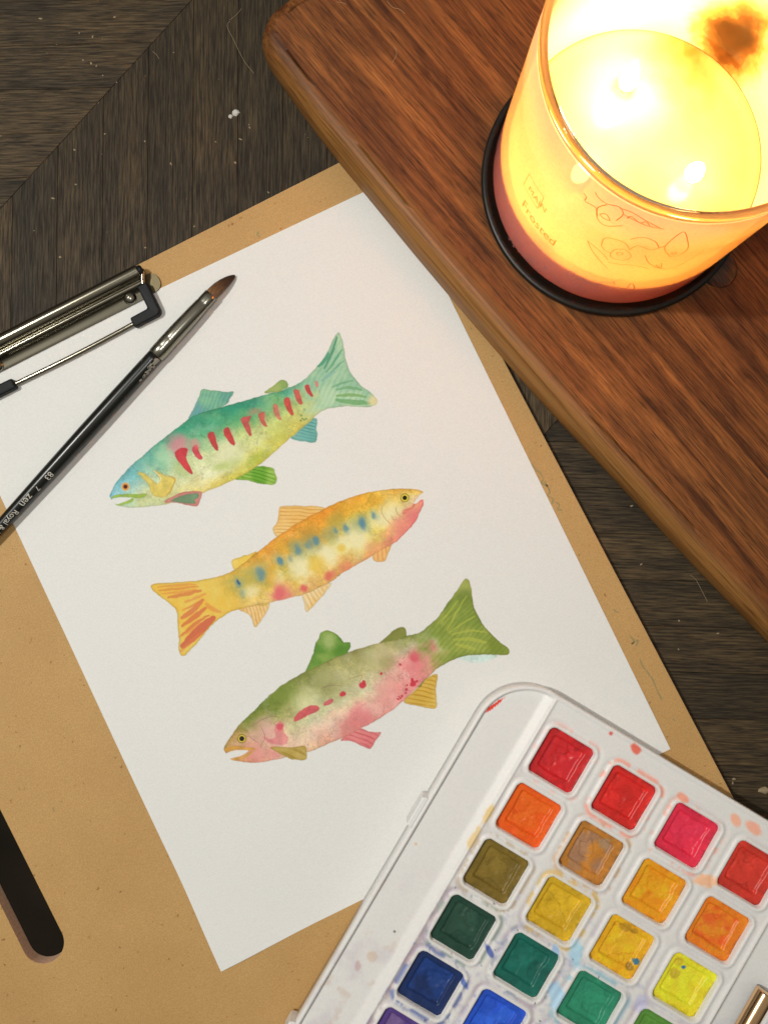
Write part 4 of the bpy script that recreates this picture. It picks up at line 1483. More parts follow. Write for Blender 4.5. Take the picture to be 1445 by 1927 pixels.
def jar_text(name, body, p0, p1, size, mat):
    """text whose baseline runs from pixel p0 to pixel p1 on the wall"""
    V, Fc = text_mesh(body, size)
    a, b = jar_local(on_jar(*p0)), jar_local(on_jar(*p1))
    ta, tb = math.atan2(a[1], a[0]), math.atan2(b[1], b[0])
    if tb < ta - math.pi:
        tb += 2 * math.pi
    k = (tb - ta) * JR / (V[:, 0].max() - V[:, 0].min())
    out = []
    for v in V:
        f = (v[0] - V[:, 0].min()) * k / JR
        z_ = a[2] + (b[2] - a[2]) * f / (tb - ta) + v[1]
        out.append(((JR + 0.06) * math.cos(ta + f), (JR + 0.06) * math.sin(ta + f), z_))
    return obj(name, out, Fc, mat, candle)


def mat_ink(name, dcol, tcol):
    m_, nt, b = nodes_of(name)
    out = nt.nodes['Material Output']
    d_, t_ = N(nt, 'ShaderNodeBsdfDiffuse'), N(nt, 'ShaderNodeBsdfTranslucent')
    d_.inputs[0].default_value = (*dcol, 1)
    t_.inputs[0].default_value = (*tcol, 1)
    x = N(nt, 'ShaderNodeMixShader')
    x.inputs[0].default_value = 0.5
    nt.links.new(d_.outputs[0], x.inputs[1])
    nt.links.new(t_.outputs[0], x.inputs[2])
    nt.links.new(x.outputs[0], out.inputs[0])
    return m_


M_REDINK = mat_ink('red_ink', (0.62, 0.20, 0.10), (0.74, 0.36, 0.12))
M_PALEINK = plain('pale_ink', (0.62, 0.30, 0.27), 0.7)
zx, zy, zk = 880, 0, 2.5575


def zp(pts):
    return [(zx + x / zk, zy + y / zk) for x, y in pts]


jar_print('printed_sign', [[(989, 328), (979, 349)], [(989, 328), (1001, 350), (1016, 372)], [(1016, 372), (1011, 385), (1005, 393)], [(979, 349), (990, 368), (1005, 393)]], 0.34, M_REDINK)
jar_text('printed_word', 'MAIN', (988, 358), (1019, 401), 4.6, M_REDINK)
jar_text('printed_word', 'Frosted', (978, 387), (1037, 463), 7.5, M_REDINK)
jar_print('printed_sprig', [zp(q) for q in ([(530, 930), (545, 950), (540, 970), (590, 1000), (600, 1050), (640, 1085), (720, 1085)], [(585, 925), (600, 950), (640, 980), (700, 995), (720, 1030), (690, 1060)], [(600, 1040), (600, 1000), (640, 985)], [(610, 1030), (640, 1030), (660, 1060), (630, 1050), (610, 1030)],
    [(700, 1000), (760, 1020), (830, 1060), (900, 1095)], [(720, 1030), (780, 1060), (840, 1085), (920, 1100)], [(740, 1050), (760, 1040), (800, 1070), (830, 1065), (850, 1085)])], 0.34, M_REDINK)
jar_print('printed_leaf', [zp(q) for q in ([(560, 1158), (580, 1200), (620, 1250), (660, 1290)], [(560, 1158), (600, 1190), (640, 1225), (660, 1250)], [(625, 1180), (640, 1145), (690, 1150), (740, 1170), (760, 1200)], [(625, 1180), (640, 1200), (670, 1215)], [(670, 1220), (690, 1200), (740, 1200), (770, 1230), (740, 1250), (680, 1240), (670, 1220)], [(700, 1215), (720, 1212), (730, 1222), (705, 1225), (700, 1215)],
    [(760, 1150), (820, 1140), (880, 1160), (900, 1190)], [(760, 1200), (800, 1180), (860, 1200), (900, 1190), (930, 1180)], [(930, 1180), (970, 1140), (1015, 1112), (1035, 1150), (1040, 1190), (1010, 1220), (960, 1230), (930, 1200), (930, 1180)], [(960, 1215), (985, 1210), (980, 1222), (960, 1215)], [(835, 1225), (860, 1265), (915, 1288), (980, 1285), (1060, 1240), (1120, 1200)], [(660, 1260), (720, 1270), (790, 1275), (860, 1290)], [(890, 1270), (915, 1288), (920, 1262)])], 0.34, M_REDINK)
jar_print('printed_scroll', [zp(q) for q in ([(470, 1325), (480, 1305), (505, 1312), (498, 1330), (475, 1325), (490, 1350), (520, 1385), (540, 1380), (530, 1365), (505, 1370)], [(500, 1350), (540, 1340), (580, 1370), (620, 1385)], [(545, 1330), (560, 1350), (610, 1370), (640, 1365)], [(610, 1365), (650, 1355), (700, 1365), (690, 1350)], [(600, 1395), (640, 1400), (690, 1395)], [(760, 1385), (780, 1360), (800, 1385)])], 0.4, M_PALEINK)
scr = []
for k in range(4, 11):
    t = k / 10
    x, y = 934 + 88 * t - 26 * math.sin(math.pi * t) * 0.55, 392 + 110 * t + 14 * math.sin(math.pi * t)
    scr.append([(x - 1.5, y - 3), (x + 3, y - 2), (x + 0.5, y + 3), (x + 4, y + 4.5)] if k % 2 else [(x, y - 3), (x + 1.5, y + 3), (x + 3.5, y - 1), (x + 4, y + 4)])
jar_print('printed_script', scr, 0.35, M_PALEINK)

# small clear disc lying half under the coaster's edge
V, Fc = lathe([(0.01, 0.0), (7.6, 0.0), (8.0, 0.3), (8.0, 0.7), (7.6, 0.95), (7.1, 0.8), (0.01, 0.8)], 48)
pd = at(1353, 505, BZ1)
dsc = obj('clear_disc', V, Fc, mat_clear('clear_plastic', (0.90, 0.84, 0.76), 1.4), smooth=True, loc=(pd[0], pd[1], BZ1 - (pd[0] - B0[0]) * math.tan(TILT) + 0.05))
dsc.rotation_euler = (0, TILT, 0)
tag(dsc, 'small thin clear round disc on the board beside the candle coaster', 'disc')

# ------------------------------------------------------------------ paintbrush lying on the paper
ZAX = Z_PAPER + 4.0
A = at(437, 511, ZAX)
Bp = at(0, 992, ZAX)
bd = (Bp - A)[:2] / np.linalg.norm((Bp - A)[:2])
brush = empty('paintbrush', (A[0], A[1], ZAX), math.atan2(bd[1], bd[0]))
tag(brush, 'black handled paintbrush with brown pointed bristles lying across the paper', 'paintbrush')


def oval_loft(stations, n=28):
    """stations: (x, y_centre, half_y, half_z, z_centre)"""
    return loft([[(x, yc + hy * math.cos(2 * math.pi * k / n), zc + hz * math.sin(2 * math.pi * k / n)) for k in range(n)] for x, yc, hy, hz, zc in stations])


V, Fc = oval_loft([(0.0, 1.0, 0.15, 0.1, -2.6), (0.6, 0.95, 0.75, 0.4, -2.5), (1.6, 0.8, 1.25, 0.75, -2.3), (3.5, 0.55, 1.85, 1.15, -1.9), (6.0, 0.3, 2.35, 1.5, -1.4), (9.0, 0.1, 2.7, 1.75, -0.8), (12.0, 0.0, 2.75, 1.85, -0.35), (14.5, 0, 2.6, 1.85, -0.1), (16, 0, 2.4, 1.8, 0)])
obj('bristles', V, Fc, M_BRISTLE, brush, smooth=True)
V, Fc = oval_loft([(13.6, 0, 2.95, 2.05, -0.1), (13.7, 0, 3.1, 2.2, -0.1), (16, 0, 3.1, 2.25, -0.05), (18.4, 0, 3.12, 2.3, 0), (19.0, 0, 3.0, 2.2, 0), (19.8, 0, 3.2, 2.45, 0), (24, 0, 3.35, 2.9, 0), (30, 0, 3.5, 3.35, 0), (36, 0, 3.6, 3.6, 0), (39.6, 0, 3.65, 3.65, 0), (40.0, 0, 3.58, 3.58, 0), (40.5, 0, 3.66, 3.66, 0), (44.2, 0, 3.66, 3.66, 0), (44.6, 0, 3.6, 3.6, 0), (45.1, 0, 3.66, 3.66, 0), (49.3, 0, 3.66, 3.66, 0), (49.5, 0, 3.45, 3.45, 0)], 36)
obj('ferrule', V, Fc, M_FERRULE, brush, smooth=True)


def handle_r(x):
    return float(np.interp(x, [49.2, 52, 58, 75, 95, 120, 150, 185, 203], [3.35, 3.40, 3.45, 3.5, 3.45, 3.15, 2.65, 1.9, 1.5]))


st = [(x, 0, handle_r(x), handle_r(x), 0) for x in np.linspace(49.2, 203, 60)] + [(204.2, 0, 1.1, 1.1, 0), (204.8, 0, 0.4, 0.4, 0)]
V, Fc = oval_loft(st, 36)
hd = obj('handle', V, Fc, M_LACQUER, brush, smooth=True)


def on_handle(V, x0, phi0, yc):
    out = []
    for v in V:
        x = x0 + v[0]
        r = handle_r(x)
        ph = phi0 + (v[1] - yc) / r
        out.append((x, (r + 0.06) * math.sin(ph), (r + 0.06) * math.cos(ph)))
    return out


def px_along(x, y):
    return float((at(x, y, ZAX)[:2] - A[:2]) @ bd)


for body, size, s0 in (('83', 3.8, px_along(105, 893)), ('7', 3.1, px_along(80, 920)), ('zen', 4.5, px_along(66, 934)), ("Royal & Langnickel", 3.5, px_along(40, 965))):
    V, Fc = text_mesh(body, size)
    V = V.copy()
    V[:, 0] -= V[:, 0].min()
    obj('printed_lettering', on_handle(V, s0, 0.66, size * 0.33), Fc, M_PRINT, hd)
# chipped paint flecks where the handle meets the ferrule
V, Fc = [], []
for _ in range(34):
    x, ph, s = 50.5 + abs(random.gauss(0, 3.8)), random.gauss(1.0, 0.16), random.uniform(0.25, 0.75)
    r = handle_r(x) + 0.025
    k0 = len(V)
    nn = 6
    for k in range(nn):
        a = 2 * math.pi * k / nn
        q = s * random.uniform(0.5, 1.3)
        p_ = ph + q * math.sin(a) / r
        V.append((x + 1.6 * q * math.cos(a), r * math.sin(p_), r * math.cos(p_)))
    Fc.append(list(range(k0, k0 + nn)))
obj('dried_paint', V, Fc, plain('dried_grey_paint', (0.30, 0.285, 0.24), 0.7), hd)

# ------------------------------------------------------------------ watercolour palette
G0 = np.array([76.648, -96.486])
GTH = -0.538917
PA, PB = 30.90, 27.174
ZP0 = Z_PAPER + 0.34
DECK = Z_PAPER + 9.0 - ZP0
pal = empty('paint_palette', (G0[0], G0[1], ZP0), GTH)
tag(pal, 'white plastic watercolour palette of square paint pans on the paper corner', 'palette')
# local frame: a to the lower right, b to the lower left of the picture (y = -b)
A0, A1, B0_, B1_ = -40.7, 134.0, -23.2, 190.0
STEP = 0.5
na, nb = int((A1 - A0) / STEP) + 1, int((B1_ - B0_) / STEP) + 1
ga, gb = np.meshgrid(np.linspace(A0, A1, na), np.linspace(B0_, B1_, nb))
ga, gb = ga.ravel(), gb.ravel()


def sd_rr(x, y, hx, hy, r):
    qx, qy = np.abs(x) - hx + r, np.abs(y) - hy + r
    return np.hypot(np.maximum(qx, 0), np.maximum(qy, 0)) + np.minimum(np.maximum(qx, qy), 0) - r


d_out = sd_rr(ga - (A0 + A1) / 2, gb - (B0_ + B1_) / 2, (A1 - A0) / 2, (B1_ - B0_) / 2, 24.0)
PANS = {}
colours = {(0, 0): (186, 34, 38), (0, 1): (196, 38, 34), (0, 2): (216, 44, 72), (0, 3): (192, 52, 40),
           (1, 0): (228, 88, 22), (1, 1): (178, 116, 46), (1, 2): (238, 148, 24), (1, 3): (230, 122, 30),
           (2, 0): (112, 92, 34), (2, 1): (196, 158, 32), (2, 2): (230, 168, 28), (2, 3): (232, 214, 44),
           (3, 0): (28, 62, 50), (3, 1): (18, 92, 80), (3, 2): (40, 126, 96), (3, 3): (88, 142, 58),
           (4, 0): (22, 42, 88), (4, 1): (34, 78, 190), (4, 2): (60, 140, 180), (4, 3): (120, 150, 60),
           (5, 0): (82, 58, 128), (5, 1): (120, 70, 140), (5, 2): (70, 60, 50), (5, 3): (120, 80, 50),
           (6, 0): (60, 50, 46), (6, 1): (90, 66, 50), (6, 2): (40, 40, 42), (6, 3): (190, 186, 178)}
tr0, tr1 = -15.3, 108.6
Hh = np.full(len(ga), float(DECK))
# mixing trough on the left, brush trough on the right: floor with a sloping inner bank
def trough(h, x, floor, bank):
    """x: distance from the ridge into the trough"""
    return np.where(x > 0, np.maximum(floor, DECK - (DECK - floor) * sstep(x, 0.2, bank)), h)


Hh = trough(Hh, tr0 - ga, DECK - 1.7, 5.5)
Hh = trough(Hh, ga - tr1, DECK - 4.5, 4.5)
Hh += 0.75 * np.exp(-((ga - tr0) / 0.65) ** 2) + 0.5 * np.exp(-((ga - tr1) / 0.65) ** 2)
psd = np.full(len(ga), 50.0)
for (r, c) in colours:
    d = sd_rr(ga - PA * c, gb - PB * r, 10.9, 10.9, 2.6)
    psd = np.minimum(psd, d)
Hh += 0.40 * sstep(-np.abs(psd - 1.0), -1.0, -0.35) - 0.28 * np.exp(-((psd - 2.8) / 0.9) ** 2) * (psd > 0)
Hh = np.where(psd < 0, np.maximum(3.0, DECK - 6.0 * sstep(-psd, 0.0, 0.55)), Hh)
# outer wall: a thin upright rim
rimH = DECK + 0.55
inn = -d_out
Hh = np.where(inn < 1.5, rimH, Hh)
Hh = np.where((inn >= 1.5) & (inn < 2.3), Hh + (rimH - Hh) * (1 - sstep(inn, 1.5, 2.3)), Hh)
Hh = np.where(inn < 0.6, rimH - 0.35 * (1 - inn / 0.6), Hh)
# colours of the plastic: white with pigment and painted shadow lines between the pans
PQ = np.stack([ga, gb], 1) * 4.0
pc_ = np.tile(np.array([206, 207, 204.0]), (len(ga), 1))


def stain_shade(m_, c):
    global pc_
    pc_ = pc_ * (1 - m_[:, None]) + np.asarray(c, float) * m_[:, None]


low = sstep(gb, 30, 120)
n1_, n2_, n3_ = fbm(PQ, 40, 4, 2), fbm(PQ, 22, 5, 44), fbm(PQ, 12, 4, 80)
ring = np.exp(-((psd - 2.7) / 0.9) ** 2)
stain_shade(ring * (0.12 + 0.60 * low) * sstep(n1_, 0.35, 0.7), (150, 132, 150))  # soft purple-grey shadow painted round each pan lip
stain_shade(np.exp(-(np.abs(ga - tr0 - 1.6) / 1.1) ** 2) * (0.15 + 0.8 * low) * sstep(n2_, 0.35, 0.65) * 0.8, (168, 140, 138))
stain_shade((ga > tr0) * (psd > 1.5) * low * sstep(n2_, 0.48, 0.75) * 0.55, (150, 150, 182))
stain_shade((ga > tr0) * (psd > 1.5) * low * sstep(n3_, 0.62, 0.8) * 0.6, (112, 128, 180))
stain_shade((ga < tr0 - 4) * sstep(n1_, 0.45, 0.75) * sstep(gb, 50, 130) * 0.35, (176, 168, 178))
stain_shade((ga < tr0 - 4) * sstep(n2_, 0.62, 0.8) * sstep(gb, 60, 130) * 0.4, (186, 166, 148))


def spot(a, b, r, c, k=0.7, e=1.0, ang=0.0, soft=0.6):
    q = math.radians(ang)
    x, y = ga - a, gb - b
    u, v = x * math.cos(q) + y * math.sin(q), -x * math.sin(q) + y * math.cos(q)
    d = np.hypot(u, v / e) / r + (fbm(PQ, 10, 3, a * 3.7) - 0.5) * 0.9
    stain_shade(sstep(-d, -1 - soft / 2, -1 + soft / 2) * k, c)


ringo = lambda r, c, w, col, k, cut: stain_shade(np.exp(-((sd_rr(ga - PA * c, gb - PB * r, 10.9, 10.9, 2.6) - 2.2) / w) ** 2) * sstep(fbm(PQ, 14, 3, r * 9 + c), cut, cut + 0.15) * k, col)
ringo(0, 1, 0.9, (232, 140, 118), 0.7, 0.40)
ringo(0, 2, 1.0, (230, 150, 130), 0.6, 0.5)
ringo(0, 0, 0.9, (226, 170, 160), 0.5, 0.5)
ringo(1, 1, 0.9, (190, 150, 110), 0.6, 0.45)
ringo(2, 1, 1.0, (204, 170, 96), 0.75, 0.42)
ringo(2, 0, 0.9, (170, 150, 120), 0.55, 0.45)
ringo(3, 0, 1.0, (120, 140, 130), 0.6, 0.45)
ringo(3, 1, 1.0, (120, 130, 150), 0.6, 0.45)
ringo(4, 0, 1.1, (96, 112, 160), 0.8, 0.42)
ringo(3, 2, 1.0, (130, 176, 190), 0.7, 0.42)
spot(-36.2, -5.5, 5.0, (206, 46, 30), 0.95, 0.13, -68, 0.3)      # red smear in the corner of the trough
spot(24, -20.5, 2.6, (214, 90, 70), 0.85, 0.7, 20)
spot(12, -20.8, 1.0, (206, 70, 60), 0.8)
spot(76, -16.5, 3.0, (232, 160, 128), 0.75, 0.6, 30)
spot(84, -17.5, 4.0, (232, 150, 120), 0.7, 0.5, 10)
spot(52, -13, 2.6, (232, 140, 110), 0.7, 0.6, 0)
spot(-15.5, 35, 4.0, (206, 172, 96), 0.7, 0.35, 90)
spot(-15.6, 47, 5.0, (206, 172, 96), 0.6, 0.3, 90)
spot(78, 12, 5.0, (234, 168, 120), 0.7, 0.5, -30)
spot(46, 66, 5.5, (148, 200, 224), 0.7, 0.5, 60)
spot(38, 70, 3.0, (120, 170, 224), 0.6, 0.5, 60)
spot(48, 86, 6.0, (150, 196, 226), 0.7, 0.5, 50)
spot(14, 84, 3.2, (60, 80, 160), 0.8, 0.35, 30)
spot(10, 100, 3.6, (70, 96, 170), 0.8, 0.3, 25)
spot(80, 70, 4.0, (176, 178, 214), 0.6, 0.6, 60)
for _ in range(30):
    spot(random.uniform(-14, 60), random.uniform(60, 125), random.uniform(0.2, 0.45), (70, 70, 96), 0.8)
spot(-24, 98, 0.5, (60, 60, 66), 0.9)
spot(-35, 62, 0.5, (206, 160, 90), 0.9)
spot(-30, 118, 2.4, (170, 132, 130), 0.45, 0.5, 60)
spot(-27, 112, 2.0, (190, 160, 130), 0.4)
alb = lin(np.clip(pc_, 4, 255)) / lin([206, 207, 204]) * np.array([0.81, 0.80, 0.785])
idx = np.arange(na * nb).reshape(nb, na)
Q = np.stack([idx[:-1, :-1], idx[1:, :-1], idx[1:, 1:], idx[:-1, 1:]], -1).reshape(-1, 4)
# pull the outermost vertices onto the rounded outline so that the edge is clean
ins = inn > -0.36
X, Y = ga.copy(), gb.copy()
ca, cb = A0 + 24.0, B0_ + 24.0
for (cx_, cy_, sx_, sy_) in ((A0 + 24, B0_ + 24, -1, -1), (A1 - 24, B0_ + 24, 1, -1), (A0 + 24, B1_ - 24, -1, 1), (A1 - 24, B1_ - 24, 1, 1)):
    k = ((X - cx_) * sx_ > 0) & ((Y - cy_) * sy_ > 0) & (np.abs(inn) < 0.40)
    rr = np.hypot(X[k] - cx_, Y[k] - cy_)
    X[k] = cx_ + (X[k] - cx_) * 24.0 / rr
    Y[k] = cy_ + (Y[k] - cy_) * 24.0 / rr
Hh = np.where(np.abs(inn) < 0.40, rimH - 0.3, Hh)
Qk = Q[ins[Q].all(1)]
V3 = np.stack([X, -Y, Hh], 1)
# boundary edges -> skirt down to the base, and a flat bottom
from collections import Counter
ed_ = np.concatenate([Qk[:, [0, 1]], Qk[:, [1, 2]], Qk[:, [2, 3]], Qk[:, [3, 0]]])
cnt = Counter(map(tuple, np.sort(ed_, 1).tolist()))
bed = [e for e in ed_.tolist() if cnt[tuple(sorted(e))] == 1]
nv = len(V3)
bset = sorted({q for e in bed for q in e})
mp = {q: nv + i for i, q in enumerate(bset)}
skirt = [(V3[q][0], V3[q][1], 0.0) for q in bset]
Vall = np.vstack([V3, np.array(skirt)])
calb = np.vstack([alb, np.tile([0.80, 0.805, 0.80], (len(bset), 1))])
faces = Qk.tolist() + [[e[1], e[0], mp[e[0]], mp[e[1]]] for e in bed]
nxt = {e[0]: e[1] for e in bed}
loop, cur = [], bed[0][0]
for _ in range(len(bed)):
    loop.append(mp[cur])
    cur = nxt[cur]
faces.append(loop[::-1])
used = np.unique(np.concatenate([np.array(f) for f in faces]))
rem = np.full(len(Vall), -1)
rem[used] = np.arange(len(used))
faces = [[int(rem[q]) for q in f] for f in faces]
tray = obj('tray', Vall[used], faces, M_PLASTIC, pal, smooth=True, cols=calb[used])

# latch tab and hinge nub on the outer left wall
for b0, b1, w_ in ((42.0, 57.2, 2.3), (150.5, 158, 2.6)):
    pts = [(A0 - w_, -b1 + 1.0), (A0 + 0.3, -b1), (A0 + 0.3, -b0), (A0 - w_, -b0 - 1.0)]
    V = [(p[0], p[1], z) for z in (1.0, DECK + 0.6) for p in pts]
    o = obj('latch_tab', V, [[3, 2, 1, 0], [4, 5, 6, 7], [0, 1, 5, 4], [1, 2, 6, 5], [2, 3, 7, 6], [3, 0, 4, 7]], M_PLASTIC, pal, cols=np.tile([0.80, 0.805, 0.80], (8, 1)))
    bv = o.modifiers.new('bevel', 'BEVEL')
    bv.width = 0.5 * MM
    bv.segments = 2

# paint cakes
NC = 56
cg = np.linspace(-10.75, 10.75, NC)
cx2, cy2 = np.meshgrid(cg, cg)
cx2, cy2 = cx2.ravel(), cy2.ravel()
# squeeze the square grid into a rounded square
HB, RB = 10.75, 2.4
qx, qy = cx2.copy(), cy2.copy()
mx = np.maximum(np.abs(qx), np.abs(qy)) + 1e-9
dirx, diry = qx / mx, qy / mx
ex = np.abs(dirx) * HB > HB - RB
ey = np.abs(diry) * HB > HB - RB
lim = np.ones(len(qx))
k = ex & ey
for i in np.where(k)[0]:
    lo_, hi_ = 0.6, 1.0
    for _ in range(24):
        mid = (lo_ + hi_) / 2
        if sd_rr(dirx[i] * HB * mid, diry[i] * HB * mid, HB, HB, RB) > 0:
            hi_ = mid
        else:
            lo_ = mid
    lim[i] = lo_
f = 1 - (1 - lim) * (mx / HB) ** 2
qx, qy = qx * f, qy * f
idc = np.arange(NC * NC).reshape(NC, NC)
QC = np.stack([idc[:-1, :-1], idc[:-1, 1:], idc[1:, 1:], idc[1:, :-1]], -1).reshape(-1, 4)
PP = np.stack([qx, qy], 1) * 4 + 300
centre_tint = {(1, 1): ((146, 112, 96), 0.75), (1, 3): ((224, 84, 34), 0.8), (2, 2): ((206, 150, 40), 0.45), (0, 0): ((186, 36, 48), 0.5), (4, 0): ((24, 60, 128), 0.7), (3, 0): ((48, 78, 62), 0.5), (5, 0): ((112, 92, 132), 0.7), (4, 1): ((48, 100, 206), 0.5), (2, 3): ((206, 186, 50), 0.4), (0, 2): ((200, 30, 62), 0.0)}
for (r, c), col in colours.items():
    off = 37.0 * r + 91.0 * c
    e = -sd_rr(qx, qy, HB, HB, RB)
    inner_d = sd_rr(qx + 0.4 * math.sin(off), qy - 0.4, 7.4, 7.4, 0.8)
    wv = fbm(PP, 18, 4, off)
    step = sstep(-inner_d + (wv - 0.5) * 1.2, -0.35, 0.55)
    z = 6.2 - 1.0 * step + 0.35 * np.exp(-e / 0.7) + (wv - 0.5) * 0.7 - 0.3 * sstep(fbm(PP, 26, 3, off + 9), 0.5, 0.6) * step
    col3 = np.tile(np.array(col, float), (len(qx), 1)) * (0.88 + 0.24 * wv)[:, None]
    ct = centre_tint.get((r, c))
    if ct:
        m_ = (step * sstep(fbm(PP, 20, 4, off + 5), 0.3, 0.6) * ct[1])[:, None]
        col3 = col3 * (1 - m_) + np.array(ct[0], float) * m_
    hx_, hy_, hr_ = 3.2 * math.sin(off * 1.7), 3.2 * math.cos(off * 2.3), 4.2 + 2.0 * abs(math.sin(off))
    hol = sstep(-np.hypot(qx - hx_, (qy - hy_) * 1.25) / hr_ + (fbm(PP, 14, 4, off + 77) - 0.5) * 1.1, -1.15, -0.45)
    z = z - 0.55 * hol * abs(math.sin(off * 0.9 + 1))
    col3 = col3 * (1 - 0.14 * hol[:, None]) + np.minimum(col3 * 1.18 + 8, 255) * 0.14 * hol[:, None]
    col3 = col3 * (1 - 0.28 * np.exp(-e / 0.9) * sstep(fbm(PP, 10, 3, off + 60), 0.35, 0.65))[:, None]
    # a ledge of paler washed colour and tide lines
    tide = fbm(PP, 46, 3, off + 40)
    m_ = np.exp(-((tide - 0.52) / 0.012) ** 2) * step * 0.12
    col3 *= (1 - m_)[:, None]
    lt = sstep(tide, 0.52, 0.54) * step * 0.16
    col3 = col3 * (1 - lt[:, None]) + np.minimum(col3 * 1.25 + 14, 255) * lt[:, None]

    def dab(x, y, rad, cc, kk):
        global col3
        d = np.hypot(qx - x, qy - y) / rad + (fbm(PP, 8, 3, off + x) - 0.5) * 0.8
        mm_ = (sstep(-d, -1.2, -0.8) * kk)[:, None]
        col3 = col3 * (1 - mm_) + np.asarray(cc, float) * mm_
    if (r, c) == (2, 2):
        dab(9.0, -2.5, 1.3, (40, 104, 150), 0.9)
        dab(8.0, -6.0, 1.6, (130, 104, 40), 0.7)
        dab(-2, 7.6, 2.4, (150, 118, 40), 0.6)
        dab(2, 8, 1.6, (140, 110, 40), 0.6)
    if (r, c) == (2, 3):
        dab(-2.5, 5.5, 0.9, (40, 110, 170), 0.95)
        dab(-4.5, 1.5, 2.2, (172, 150, 50), 0.6)
        dab(-6, 7, 2.0, (170, 150, 50), 0.5)
    if (r, c) == (1, 1):
        dab(4, 6, 2.5, (160, 136, 110), 0.6)
        dab(-3, -8, 3, (150, 118, 100), 0.6)
    alb_c = lin(np.clip(col3, 4, 250)) / PAPER_SEEN.mean() * 0.78
    alb_c = np.minimum(alb_c, 0.85)
    # outline ring -> side wall
    edge_i = list(idc[0, :]) + list(idc[1:, -1]) + list(idc[-1, -2::-1]) + list(idc[-2:0:-1, 0])
    V = np.stack([qx, qy, z], 1)
    base = V[edge_i].copy()
    base[:, 2] = 3.02
    n0 = len(V)
    Fs = [[edge_i[i], n0 + i, n0 + (i + 1) % len(edge_i), edge_i[(i + 1) % len(edge_i)]] for i in range(len(edge_i))]
    Vc = np.vstack([V, base])
    cc_ = np.vstack([alb_c, alb_c[edge_i]])
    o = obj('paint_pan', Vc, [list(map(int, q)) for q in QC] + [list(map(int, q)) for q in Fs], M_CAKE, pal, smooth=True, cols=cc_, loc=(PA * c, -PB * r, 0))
    names = {(0, 0): 'red paint', (0, 1): 'red paint', (0, 2): 'crimson pink paint', (0, 3): 'brick red paint', (1, 0): 'orange red paint', (1, 1): 'ochre brown paint with grey film', (1, 2): 'light orange paint', (1, 3): 'orange paint', (2, 0): 'olive brown paint', (2, 1): 'mustard paint', (2, 2): 'golden yellow paint with blue dab', (2, 3): 'lemon yellow paint with blue dot', (3, 0): 'dark green paint', (3, 1): 'deep teal paint', (3, 2): 'green paint', (3, 3): 'grass green paint', (4, 0): 'navy blue paint', (4, 1): 'bright blue paint', (5, 0): 'purple paint'}
    if (r, c) in names:
        o['label'] = names[(r, c)]

# metal brush lying in the palette's right-hand trough
a_c, b_t = 123.0, 39.0
tb_ = empty('travel_brush', (0, 0, 0))
ca_, sa_ = math.cos(GTH), math.sin(GTH)
wpos = G0 + np.array([ca_ * a_c + sa_ * b_t, sa_ * a_c - ca_ * b_t])
RT = 3.9
tb_.location = (wpos[0] * MM, wpos[1] * MM, (ZP0 + DECK - 4.45 + RT) * MM)
tb_.rotation_euler = (0, 0, GTH - math.pi / 2)
tag(tb_, 'copper coloured metal brush lying in the white palette at the lower right', 'brush')
V, Fc = oval_loft([(0.0, 0, 3.2, 3.2, 0), (0.3, 0, 3.8, 3.8, 0), (0.8, 0, RT, RT, 0), (58, 0, RT, RT, 0), (58.6, 0, 3.6, 3.6, 0)], 32)
o = obj('tube_handle', V, Fc, M_COPPER, tb_, smooth=True)
V, Fc = oval_loft([(58.4, 0, 2.9, 2.9, 0), (70, 0, 2.7, 2.5, 0), (72, 0, 2.6, 2.0, 0)], 24)
obj('ferrule', V, Fc, M_FERRULE, tb_, smooth=True)
V, Fc = oval_loft([(71.5, 0, 2.4, 1.8, 0), (77, 0, 2.6, 1.8, 0), (84, 0, 1.2, 1.0, -0.5), (87, 0, 0.2, 0.2, -0.8)], 20)
obj('bristles', V, Fc, M_BRISTLE, tb_, smooth=True)

# ------------------------------------------------------------------ dust, flecks and hairs
def fleck(x, y, r, z=0.0):
    p = at(x, y, z)
    n_ = 9
    V = [(0, 0, 0.55 * r)]
    for q, hgt in ((0.6, 0.42), (1.0, 0.0)):
        for k in range(n_):
            a = 2 * math.pi * k / n_
            w = r * q * random.uniform(0.8, 1.2)
            V.append((w * math.cos(a), w * math.sin(a), r * hgt))
    Fc = [[0, 1 + k, 1 + (k + 1) % n_] for k in range(n_)] + [[1 + k, 1 + n_ + k, 1 + n_ + (k + 1) % n_, 1 + (k + 1) % n_] for k in range(n_)]
    return V, Fc, p


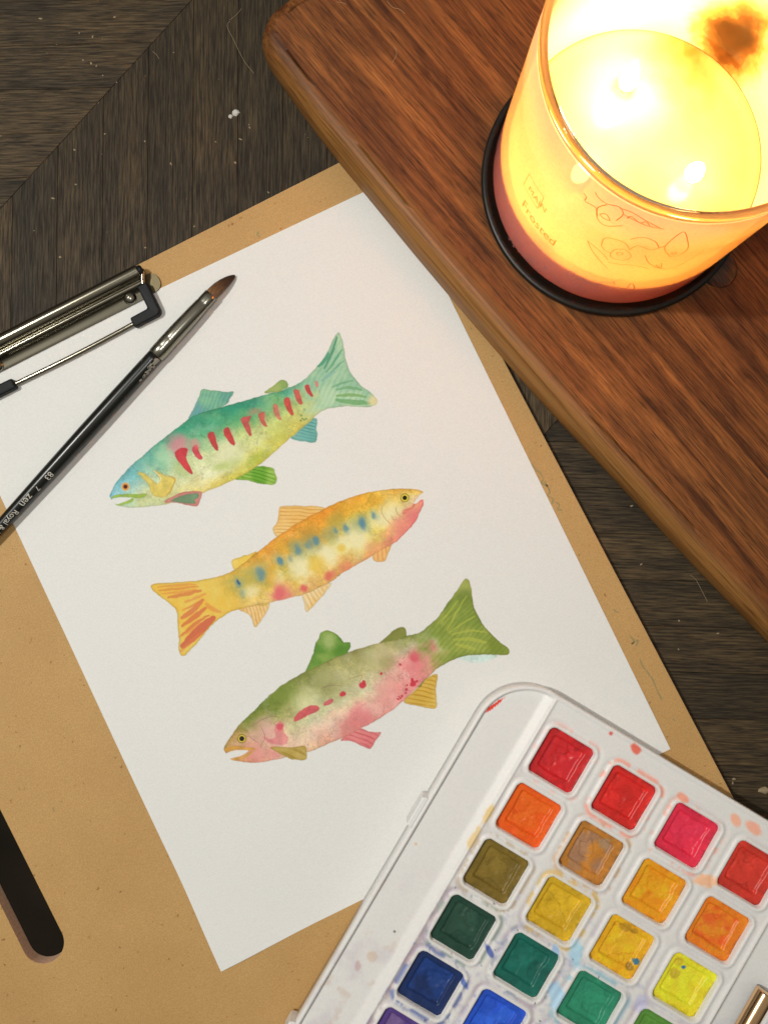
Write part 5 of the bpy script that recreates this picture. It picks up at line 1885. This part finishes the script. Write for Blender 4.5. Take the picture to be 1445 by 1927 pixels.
V, Fc, p = fleck(444, 212, 1.6)
V2, F2, p2 = fleck(434, 219, 1.0)
Vj = V + [(v[0] + p2[0] - p[0], v[1] + p2[1] - p[1], v[2]) for v in V2]
o = obj('paint_fleck', Vj, Fc + [[q + len(V) for q in g] for g in F2], M_WHITEFLECK, loc=(p[0], p[1], 0.0))
tag(o, 'white dried paint fleck on the dark table above the paper', 'fleck')
V, Fc, p = fleck(1437, 1487, 1.6)
o = obj('crumb', [(v[0] * 1.6, v[1], v[2]) for v in V], Fc, M_CRUMB, loc=(p[0], p[1], 0.0))
tag(o, 'pale crumb on the table at the right edge, above the palette', 'crumb')
V, Fc = [], []
spots = [(141, 282, 0.5), (198, 252, 0.35), (322, 308, 0.4), (406, 267, 0.35), (443, 306, 0.5), (453, 262, 0.4), (114, 484, 0.6), (143, 347, 0.4), (100, 373, 0.4), (366, 426, 0.4), (273, 266, 0.4), (157, 113, 0.4), (172, 119, 0.4), (182, 124, 0.35), (77, 35, 0.45), (216, 32, 0.4), (150, 62, 0.35), (175, 69, 0.4), (194, 142, 0.4), (1277, 1168, 0.4), (1206, 1062, 0.35), (1380, 1466, 0.5), (1378, 1474, 0.35), (1188, 952, 0.45), (1350, 1192, 0.35), (505, 362, 0.35), (274, 466, 0.4), (470, 240, 0.3), (1276, 1222, 0.3)]
for _ in range(26):
    spots.append((random.uniform(0, 640), random.uniform(0, 520), random.uniform(0.12, 0.3)))
for x, y, r in spots:
    v, f_, p = fleck(x, y, r)
    k0 = len(V)
    a = random.uniform(0, 3.14)
    s = random.uniform(1.0, 2.2)
    V += [(p[0] + s * (q[0] * math.cos(a)) - q[1] * math.sin(a), p[1] + s * q[0] * math.sin(a) + q[1] * math.cos(a), q[2]) for q in v]
    Fc += [[q + k0 for q in g] for g in f_]
tag(obj('dust_specks', V, Fc, M_CRUMB), 'tiny pale dust specks scattered on the dark table', 'dust', kind='stuff')
hairs = [([(433, 40), (428, 50), (440, 75), (452, 100), (462, 118), (478, 138)], 0.0, 'long pale hair on the dark table left of the board corner'),
         ([(455, 16), (445, 28), (432, 38)], 0.0, 'short pale hair at the top of the table by the board'),
         ([(288, 97), (295, 103), (300, 111)], 0.0, 'tiny pale hair on the table near the plank seam'),
         ([(1298, 1082), (1308, 1090), (1318, 1108), (1330, 1132)], 0.0, 'pale fibre on the table between clipboard and board edge'),
         ([(728, 7), (738, 18), (752, 22), (762, 30)], BZ1, 'pale hair on the cutting board near its top edge'),
         ([(742, 92), (746, 106), (738, 122)], BZ1, 'curled pale hair on the wooden board left of the candle'),
         ([(634, 10), (644, 11), (652, 14)], BZ1, 'short fine hair at the board top corner')]
for pts, z, lab in hairs:
    q = catmull([at(x, y, z + 0.12) - np.array([0, 0, (at(x, y, z)[0] - B0[0]) * math.tan(TILT) if z > 1 else 0]) for x, y in pts], 5)
    V, Fc = tube(q, 0.09, 6)
    tag(obj('hair_strand', V, Fc, M_HAIR), lab, 'hair', 'stray hairs')
